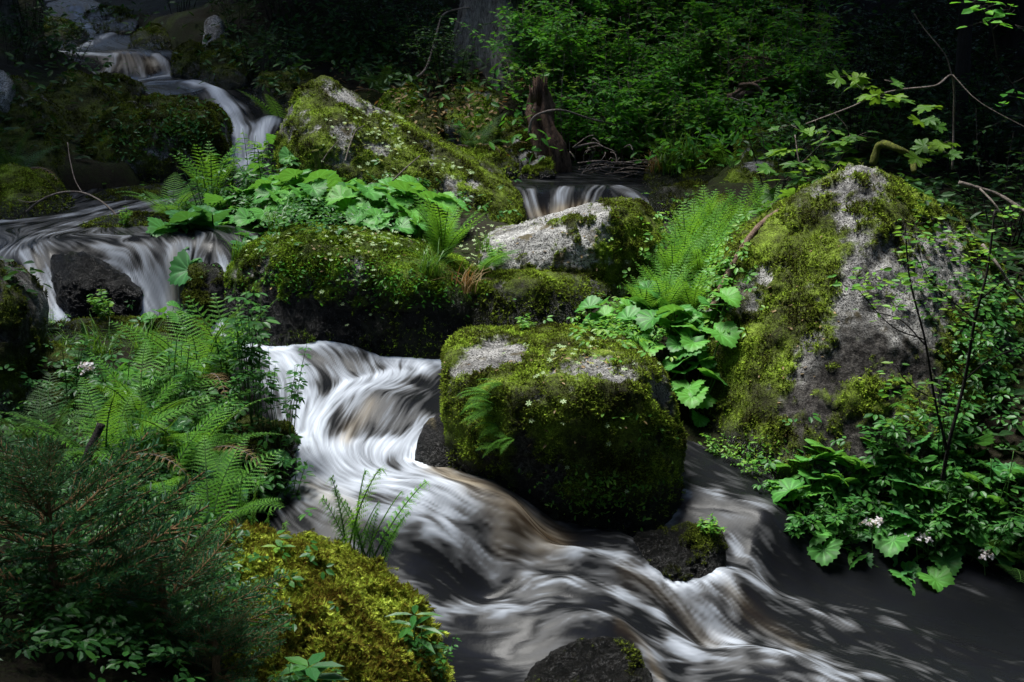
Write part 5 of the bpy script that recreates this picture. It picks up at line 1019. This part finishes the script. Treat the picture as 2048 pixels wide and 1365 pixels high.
stick('dead_brushwood', 'brown dead spruce brushwood on the right hillside', tw[0], .006, .003, 'brown', tw[1:], None, 'brushwood')
# rotten stump
def lathe_trunk(mb, pts, radii, k=18, rough=.18, sc_=4, m=0, root=0):
    q = spline(pts, 8); n = len(q); rr = np.interp(np.linspace(0, 1, n), np.linspace(0, 1, len(radii)), radii); V = []
    for i in range(n):
        a = np.arange(k) * 2 * math.pi / k; d = np.stack([np.cos(a), np.sin(a), a * 0], 1)
        nz = fbm(np.concatenate([d * 1.4 + q[i] * np.array([1, 1, .35]) * sc_ * .4]), 3, 31)
        fl = 1 + root * max(0, 1 - i / n * 4) ** 2 * (.5 + .5 * np.cos(5 * a + 1))
        V.append(q[i] + d * (rr[i] * fl * (1 + rough * nz * 2))[:, None])
    V.append(q[-1][None]); Q = [(i * k + j, i * k + (j + 1) % k, (i + 1) * k + (j + 1) % k, (i + 1) * k + j) for i in range(n - 1) for j in range(k)]
    mb.add(np.concatenate(V), Q, [((n - 1) * k + j, (n - 1) * k + (j + 1) % k, n * k) for j in range(k)], m)
def obj3(name, mb, mats, base, label=None, cat=None, parent=None, group=None, smooth=True):
    me = mb.mesh(name, mats, smooth); me.transform(Matrix.Translation(-Vector(base)))
    return tag(link(name, me, parent, tuple(base) if parent is None else (0, 0, 0)), label, cat, group)
b_ = MB(); lathe_trunk(b_, [P(1112,345,10.3) - Vector((0, 0, .15)), P(1100,300,10.3), P(1085,250,10.35), P(1080,215,10.4), P(1078,176,10.4)], [.125, .10, .08, .09, .045], 40, .6, 14)
for k_ in range(26):             # splinters standing on the broken rim and down the torn side
    a_ = rf.uniform(0, 6.28); q_ = P(1079, rf.choice([178, 185, 240, 300]), 10.4) + Vector((math.cos(a_) * .06, -abs(math.sin(a_)) * .07, 0)); b_.tube([tuple(q_ - Vector((0, 0, .09))), tuple(q_ + Vector((rf.uniform(-.03, .03), -.01, rf.uniform(.03, .12))))], .016, .003, 4)
obj3('rotten_stump', b_, [BK['rot']], P(1112,350,10.3), 'reddish rotten broken stump standing at the right pool', 'stump')
# ------------------------------------------------------------ trees whose trunks are in view, and unseen trees added to shade around the clearing
def lit(x, y):                            # chosen light and dark zones on the ground; crowns are cut to fit
    a = ((x + .35) / 2.8) ** 2 + ((y - 6.2) / 2.9) ** 2
    b = ((x - 1.3) / 1.5) ** 2 + ((y - 10.9) / 1.1) ** 2
    c = ((x + .6) / 1.0) ** 2 + ((y - 8.6) / 1.6) ** 2
    d = ((x + 1.9) / .9) ** 2 + ((y - 10.6) / 1.3) ** 2
    e = ((x + 3.7) / 1.1) ** 2 + ((y - 13.6) / 1.3) ** 2; f_ = ((x + .5) / 1.3) ** 2 + ((y - 10.7) / .8) ** 2
    k = math.exp(-((x - 3.0) / .9) ** 2 - ((y - 4.1) / 1.2) ** 2) * 1.7
    return max(1.25 - a, .95 - .7 * b, 1.1 - c, 1.0 - d, 1.05 - e, .75 - f_) - 1.2 * k
def tree(label, base, h, r0, cr, zlo, zhi, nleaf, seed, group=None, lean=(0, 0), bk='spruce', root=.5, name='tree'):
    r = random.Random(seed); rn = np.random.RandomState(seed); o = empty(name, tuple(base), label, 'tree', group)
    T_ = MB(); top = Vector((base.x + lean[0], base.y + lean[1], base.z + h))
    lathe_trunk(T_, [base - Vector((0, 0, .4)), base + (top - base) * .12, base + (top - base) * .5, top], [r0 * 1.25, r0, r0 * .75, r0 * .2], 20, .12, 6, root=root)
    nl = int(10 + h * 1.5); tips = []
    for i in range(nl):
        t = r.uniform(0, 1); z = zlo + (zhi - zlo) * t; c0 = base + (top - base) * ((z - base.z) / h); a = r.uniform(0, 6.28); ln = cr * (1.05 - .7 * t) * r.uniform(.7, 1.1)
        e = c0 + Vector((math.cos(a), math.sin(a), .1)) * ln; mid = (c0 + e) / 2 + Vector((0, 0, .15 * ln)); T_.tube(spline([c0, mid, e], 5), r0 * .22, r0 * .05, 5); tips.append((c0, mid, e))
    obj3('trunk', T_, [BK[bk]], base, parent=o)
    pos = []
    while len(pos) < nleaf:
        c0, mid, e = r.choice(tips); t = r.random() ** .6; q = c0 + (e - c0) * t + Vector((r.gauss(0, .32), r.gauss(0, .32), r.gauss(0, .3)))
        zz = (q.z - .8) / SD.z; gx_, gy_ = q.x - SD.x * zz, q.y - SD.y * zz
        if q.z < zlo - .5 and True: continue
        if lit(gx_, gy_) > r.random() * .35 + .05 : nleaf -= 1; continue  # drops leaves that would shade a chosen light zone
        pos.append(tuple(q))
    if pos:
        pos = np.array(pos); n_ = len(pos); F_ = MB(); F_.inst(leaf_tpl(.8, .15), pos, frames(rn.normal(size=(n_, 3)) * [1, 1, .35], np.array([[0, 0, 1.]]) + rn.normal(size=(n_, 3)) * .45), .24 + .2 * rn.rand(n_))
        obj3('crown', F_, [L['canopy']], base, parent=o, smooth=False)
    return o
tree('thick tree trunk with rough grey bark at the top centre of the photo', gp(995, 150, 12.3), 11, .25, 3.2, 5.5, 11, 2600, 1, root=1.1)
tree('slim dark tree trunk in the gloom near the right edge of the photo', gp(1912, 330, 9.6), 9, .045, 2.4, 4, 9, 2200, 2, bk='dark', root=.3)
tree('dark mossy tree trunk behind the cascade at the top left', gp(505, 60, 14.2), 10, .14, 2.6, 5, 10, 1800, 3, bk='dark')
for lab, px, py, Y, r_ in [('slim dark trunk rising left of the thick grey trunk', 800, 60, 13.4, .05), ('thin dark trunk on the green hillside above the stump', 1165, 60, 12.6, .06), ('thin dark trunk in the upper middle of the green hillside', 1420, 50, 12.7, .035), ('slim dark trunk at the dark end of the hillside', 1615, 90, 12, .045), ('thick dark trunk in the gloom at the far upper right', 2010, 150, 11.5, .12), ('dark trunk above the topmost fall', 60, 10, 16.5, .12)]:
    tree(lab, gp(px, py, Y), 9, r_, 1.8, 4.5, 9, 700, int(px), bk='dark', root=.3)
TR = [(-4.2,3.2,9,2.8,3.6),(-3.6,6.4,9,2.6,3.8),(-5.0,9.5,10,3.0,4),(-4.4,12.5,10,3.0,4.5),(-2.6,15.5,11,3,5),(2.2,15.5,11,3.2,5),(5.2,12.5,10,3.2,4),(4.6,9.3,9,2.8,3.8),(4.2,6.2,9,2.6,3.6),(3.7,3.4,9,2.6,3.6),(3.2,.6,9,2.8,3.4),(.2,-.6,10,3,4.2),(-3,.4,9,2.8,3.4),(-1.8,-3.4,10,3,3),(2.6,-3.4,10,3,3),(5.6,1.5,10,3,2.6),(-6.4,5,10,3,2.6),(6.4,7.5,10,3,3),(-7,10,10,3,4),(7.3,11,10,3,4),(0,18.5,11,3.2,5),(4.8,16,11,3.2,5),(-5.8,15.5,11,3.2,4),(-4.6,18.6,11,3.2,3.4),(-3,18.2,11,3,4),(-8,0,10,3,2.5),(8,4,10,3,3)]  # out of view trees, added to block sky and sun around the stream
for i, (x, y, h, cr, zl) in enumerate(TR):
    base = Vector((x, y, ground(x, y)))
    tree('out of view forest tree added to shade the stream around its clearing', base, h, .14, cr, base.z + zl - .6 if base.z < 2 else base.z + 2.2, base.z + h, 2700, 20 + i, 'unseen shade trees around the stream')
# ------------------------------------------------------------ young spruce in the left foreground
def needle_branch(L_, seed, nside=7, nl=.023, dens=270):
    r = random.Random(seed); T_ = MB(); N_ = MB(); axes = []
    m_ = spline([(0, 0, 0), (L_ * .5, 0, .04 * L_), (L_, 0, .16 * L_)], 10); T_.tube(m_[::2], .0055, .002, 5); axes.append((m_, L_))
    for i in range(nside):
        t = .2 + .7 * i / nside; q = m_[int(t * (len(m_) - 1))]
        for sg in (1, -1):
            l2 = L_ * .48 * (1 - t * .65) * r.uniform(.75, 1.15); e = q + np.array([l2 * .75, sg * l2 * .62, l2 * r.uniform(-.02, .22)]); c = spline([q, (q + e) / 2 + [0, sg * .008, 0], e], 6); T_.tube(c[::2], .003, .0013, 4); axes.append((c, l2))
    pos = []; X = []
    for c, l_ in axes:
        for k in range(int(l_ * dens * 1.6)):
            u = .06 + .94 * r.random(); f = u * (len(c) - 1); i0 = min(int(f), len(c) - 2); q = c[i0] + (c[i0 + 1] - c[i0]) * (f - i0); tg = c[i0 + 1] - c[i0]; tg = tg / np.linalg.norm(tg)
            a = r.uniform(0, 6.28); n1 = np.cross(tg, [0, 0, 1]); n1 /= np.linalg.norm(n1); n2 = np.cross(n1, tg); d = n1 * math.cos(a) + n2 * math.sin(a) * (.9 if math.sin(a) > 0 else .35)
            pos.append(q); X.append(tg * .75 + d)
    n_ = len(pos); N_.inst((np.array([(0, -.055, 0), (0, .055, 0), (.7, .06, 0), (.7, -.06, 0), (1, 0, 0)]), np.array([(0, 1, 2, 3)]), np.array([(3, 2, 4)])), np.array(pos), frames(np.array(X), rs.normal(size=(n_, 3))), nl * (.75 + .5 * rs.rand(n_)))
    return T_.mesh('branch', [BK['orange']]), N_.mesh('needles', [L['needle']], False)
SB = [needle_branch(.46, 1, 9), needle_branch(.40, 2, 8), needle_branch(.34, 3, 7)]
def spruce(label, base, h, whorls, rnd, seed=0, group=None):
    r = random.Random(seed); o = empty('spruce_sapling', tuple(base), label, 'spruce', group)
    T_ = MB(); T_.tube(spline([(0, 0, -.1), (.005, 0, h * .5), (0, .01, h)], 8), .016, .005, 8); link('trunk', T_.mesh('trunk', [BK['orange']]), o)
    for z, n_, s_, el in whorls:
        a0 = r.uniform(0, 6)
        for k in range(n_):
            m_ = Matrix.Rotation(a0 + k * 6.28 / n_ + r.uniform(-.25, .25), 4, 'Z') @ Matrix.Rotation(-R(el + r.uniform(-8, 8)), 4, 'Y')
            tb, nb = SB[r.randrange(3)]; b_ = link('branch', tb, o, (0, 0, z), m_.to_euler(), s_ * r.uniform(.85, 1.1)); link('needles', nb, b_)
    return o
spruce('young spruce with orange brown twigs filling the lower left foreground', gp(118, 1340, 3.5), .40, [(.03,4,1.05,4),(.09,5,1.2,10),(.16,5,1.15,19),(.23,5,.95,27),(.29,4,.72,36),(.34,4,.5,44),(.38,3,.32,50)], rf, 4)
spruce('small spruce seedling left of the golden moss in the foreground', gp(330, 1330, 3.55), .30, [(.03,6,.8,6),(.09,6,.85,12),(.15,5,.7,20),(.22,4,.5,32)], rf, 9)
spruce('spruce seedling at the bottom edge of the photo in front of the golden moss', gp(430, 1360, 3.45), .14, [(.03,5,.6,12),(.08,5,.55,20),(.12,4,.35,32)], rf, 11)
# ------------------------------------------------------------ young maple and bare sapling on the right
def woody(name, label, base, stems, r0, tpl, ls, clusters, lm, bk='twig', nper=5, spread=.06, cat='sapling', flat=.35, droop=0, seed=0):
    r = random.Random(seed); rn = np.random.RandomState(seed); o = empty(name, tuple(base), label, cat); S = MB(); F_ = MB()
    for s_ in stems: S.tube(spline([P(*p) for p in s_[:-1]], 8), s_[-1], s_[-1] * .45, 5)
    pos = []; X = []; Sc = []
    for px, py, Y, n_ in clusters:
        c = P(px, py, Y)
        for k in range(n_):
            a = r.uniform(0, 6.28); v = np.array([math.cos(a), math.sin(a), -droop + r.uniform(-.15, .15)]); d = spread * r.uniform(.3, 1)
            q = np.array(tuple(c)) + np.array([math.cos(a) * d, math.sin(a) * d, r.uniform(-.5, .5) * spread * .6]); pos.append(q); X.append(v); Sc.append(ls * r.uniform(.7, 1.15))
            S.tube([tuple(c), tuple(q)], .0012, .0008, 3)
    n_ = len(pos); F_.inst(tpl, np.array(pos), frames(np.array(X), np.array([[0, -.25, 1.]]) + rn.normal(size=(n_, 3)) * flat), np.array(Sc))
    obj3('stems', S, [BK[bk]], base, parent=o); obj3('foliage', F_, [L[lm]], base, parent=o, smooth=False); return o
woody('maple_sapling', 'young maple with bright lobed leaves left above the huge pointed boulder', gp(1640, 420, 7.4),
  [[(1640,440,7.4),(1625,380,7.4),(1600,330,7.4),(1590,270,7.45),.007], [(1640,440,7.4),(1570,400,7.3),(1535,415,7.2),.004], [(1625,380,7.4),(1680,320,7.3),(1700,270,7.3),.004], [(1600,330,7.4),(1640,290,7.3),(1660,265,7.3),.003], [(1625,390,7.4),(1610,400,7.3),(1590,390,7.3),.003]],
  .006, MAPLE, .085, [(1583,250,7.4,3),(1640,262,7.3,4),(1660,290,7.3,4),(1580,305,7.4,4),(1600,325,7.3,5),(1560,340,7.4,4),(1640,345,7.2,5),(1690,275,7.3,4),(1720,270,7.3,3),(1610,365,7.2,5),(1650,320,7.3,5),(1530,410,7.2,4),(1560,385,7.3,4),(1600,395,7.2,5),(1700,300,7.2,3),(1725,325,7.2,3),(1570,360,7.3,3)], 'maple', 'twig', seed=1, droop=.1, spread=.08)
woody('maple_sapling', 'long thin maple branch with a few yellow green leaves against the dark', gp(1905, 340, 7.6),
  [[(1905,340,7.6),(1908,250,7.6),(1905,155,7.5),(1870,172,7.4),(1800,180,7.3),(1750,192,7.2),(1700,215,7.1),(1612,248,7.0),.007], [(1905,155,7.5),(1890,110,7.5),(1850,60,7.5),(1828,28,7.5),.004], [(1905,150,7.5),(1960,205,7.4),(2060,260,7.3),.004], [(1670,228,7.1),(1690,250,7.1),(1700,270,7.1),.002], [(1630,240,7),(1640,280,7),(1652,330,7),.002]],
  .006, MAPLE, .085, [(1695,152,7.3,4),(1768,160,7.3,2),(1725,178,7.2,2),(1780,200,7.2,5),(1750,190,7.2,3),(1868,215,7.3,3),(1845,240,7.2,5),(1880,300,7.3,4),(1900,280,7.3,3),(1850,320,7.3,2)], 'maple', 'twig', seed=2, droop=.2, spread=.08)
sap = []
rr_ = random.Random(8)
for x0, y0, x1, y1, n_ in [(1670,540,1790,580,10),(1720,560,1860,640,26),(1790,440,1900,500,16),(1880,450,2010,520,18),(1800,500,1870,580,16),(1860,540,1960,620,16),(1900,640,1970,680,10),(1770,730,1830,800,12),(1790,780,1850,860,12),(1860,760,1910,830,10),(1960,380,2048,460,8),(1940,560,2040,640,10)]:
    for _ in range(n_): sap.append((rr_.uniform(x0, x1), rr_.uniform(y0, y1), rr_.uniform(5.0, 5.3), 3))
woody('sapling', 'thin dark stemmed sapling with small light leaves in front of the huge pointed boulder', gp(1880, 960, 5.25),
  [[(1885,960,5.25),(1900,880,5.2),(1930,760,5.2),(1950,640,5.15),(1975,540,5.15),(1990,420,5.15),.009], [(1895,900,5.2),(1870,800,5.15),(1850,680,5.1),(1820,560,5.1),(1810,450,5.1),.006], [(1850,680,5.1),(1780,650,5.05),(1700,560,5.05),.003], [(1850,690,5.1),(1800,640,5.1),(1730,620,5.1),.003], [(1950,640,5.15),(1860,560,5.1),(1830,470,5.1),.003], [(1930,760,5.2),(1980,720,5.1),(2050,690,5.1),.004], [(1870,800,5.1),(1820,770,5.05),(1790,730,5.05),.003], [(1890,900,5.2),(1880,830,5.1),(1885,770,5.1),.003], [(1960,600,5.15),(2010,560,5.1),(2050,540,5.1),.003], [(1930,760,5.2),(1880,700,5.15),(1850,700,5.1),.002], [(1940,720,5.2),(1965,690,5.15),(2000,650,5.15),.002]],
  .006, LEAF, .036, sap, 'herb_light', 'dark', seed=3, droop=0, spread=.035, flat=.5)
woody('sapling', 'leafy twig tips hanging in from the top right corner', gp(2060, 420, 6.6),
  [[(2060,430,6.6),(2050,230,6.6),(2000,130,6.6),(1985,60,6.6),(1960,10,6.6),.006], [(2020,170,6.6),(2060,150,6.6),.003], [(1985,60,6.6),(2030,20,6.6),.003]], .006, leaf_tpl(.6, .15), .06,
  [(1960,15,6.6,5),(1985,40,6.6,5),(2020,20,6.6,5),(1990,10,6.6,5),(2030,50,6.6,4),(1960,45,6.6,3),(1940,5,6.6,4),(2010,190,6.6,4),(2000,210,6.6,3)], 'shrub', 'dark', seed=5, spread=.09)
# seedlings and flowers
def seedling(label, base, n_, ls, h, lm='herb_light', tpl=LEAF, tiers=1, name='seedling'):
    o = empty(name, tuple(base), label, 'seedling'); S = MB(); F_ = MB(); S.tube([(0, 0, -.01), (0, 0, h * .5), (0, 0, h)], .002, .0015, 4)
    for t in range(tiers):
        a = np.arange(n_) * 2 * math.pi / n_ + t * 1.1; X = np.stack([np.cos(a), np.sin(a), a * 0 + .12], 1); F_.inst(tpl, X * .004 + [0, 0, h * (1 - .22 * t)], frames(X, np.array([[0, 0, 1.]] * n_)), np.full(n_, ls * (1 + .15 * t)))
    link('stem', S.mesh('stem', [BK['stalk']]), o); link('leaves', F_.mesh('leaves', [L[lm]], False), o); return o
seedling('small pale four leaved seedling on top of the golden moss', hit(558, 1125)[0], 4, .05, .05, 'herb_light')
seedling('upright seedling with narrow leaf pairs right of the golden moss', hit(830, 1335)[0], 4, .085, .17, 'herb', NARROW, 4)
seedling('low seedling with star leaves left of the golden moss', gp(395, 1260, 3.6), 5, .06, .12, 'herb', NARROW, 2)
seedling('three leaved pale seedling on the face of the block shaped boulder', hit(1240, 850)[0], 5, .035, .03, 'herb_light')
seedling('broad leaved dark seedling at the lower edge of the photo', gp(620, 1365, 3.5), 5, .09, .14, 'butter_dark', LEAF, 2)
seedling('dark seedling with long leaves under the young spruce', gp(285, 1310, 3.5), 5, .08, .16, 'herb', NARROW, 2)
def umbel(label, base, h, rad, seed):
    r = random.Random(seed); o = empty('flowering_stalk', tuple(base), label, 'flower'); S = MB(); F_ = MB(); S.tube(spline([(0, 0, 0), (.01, 0, h * .5), (0, 0, h)], 4), .003, .002, 5)
    for k in range(14):
        a = r.uniform(0, 6.28); d = rad * math.sqrt(r.random()); e = np.array([math.cos(a) * d, math.sin(a) * d, h + .03 + r.uniform(-.01, .012)]); S.tube([(0, 0, h), tuple(e)], .001, .0008, 3)
        for j in range(5):
            q = e + np.array([r.gauss(0, .006), r.gauss(0, .006), r.gauss(0, .004)]); F_.inst(ROS, q[None], frames(rs.normal(size=(1, 3)), np.array([[0, -.3, 1.]])), np.array([.012]))
    link('stem', S.mesh('stem', [BK['stalk']]), o); link('flowers', F_.mesh('flowers', [L['flower']], False), o)
umbel('pinkish white flower head on a stalk among the right bank butterbur', gp(1745, 1040, 5.25), .26, .04, 1)
umbel('white flower umbel right of the pinkish flower head', gp(1835, 1060, 5.25), .22, .045, 2)
umbel('small white flower umbel on the left bank above the arching ferns', gp(180, 880, 5.2), .22, .03, 3)
umbel('small white umbel at the right edge of the huge boulder foot', gp(1985, 920, 5.2), .2, .03, 4)
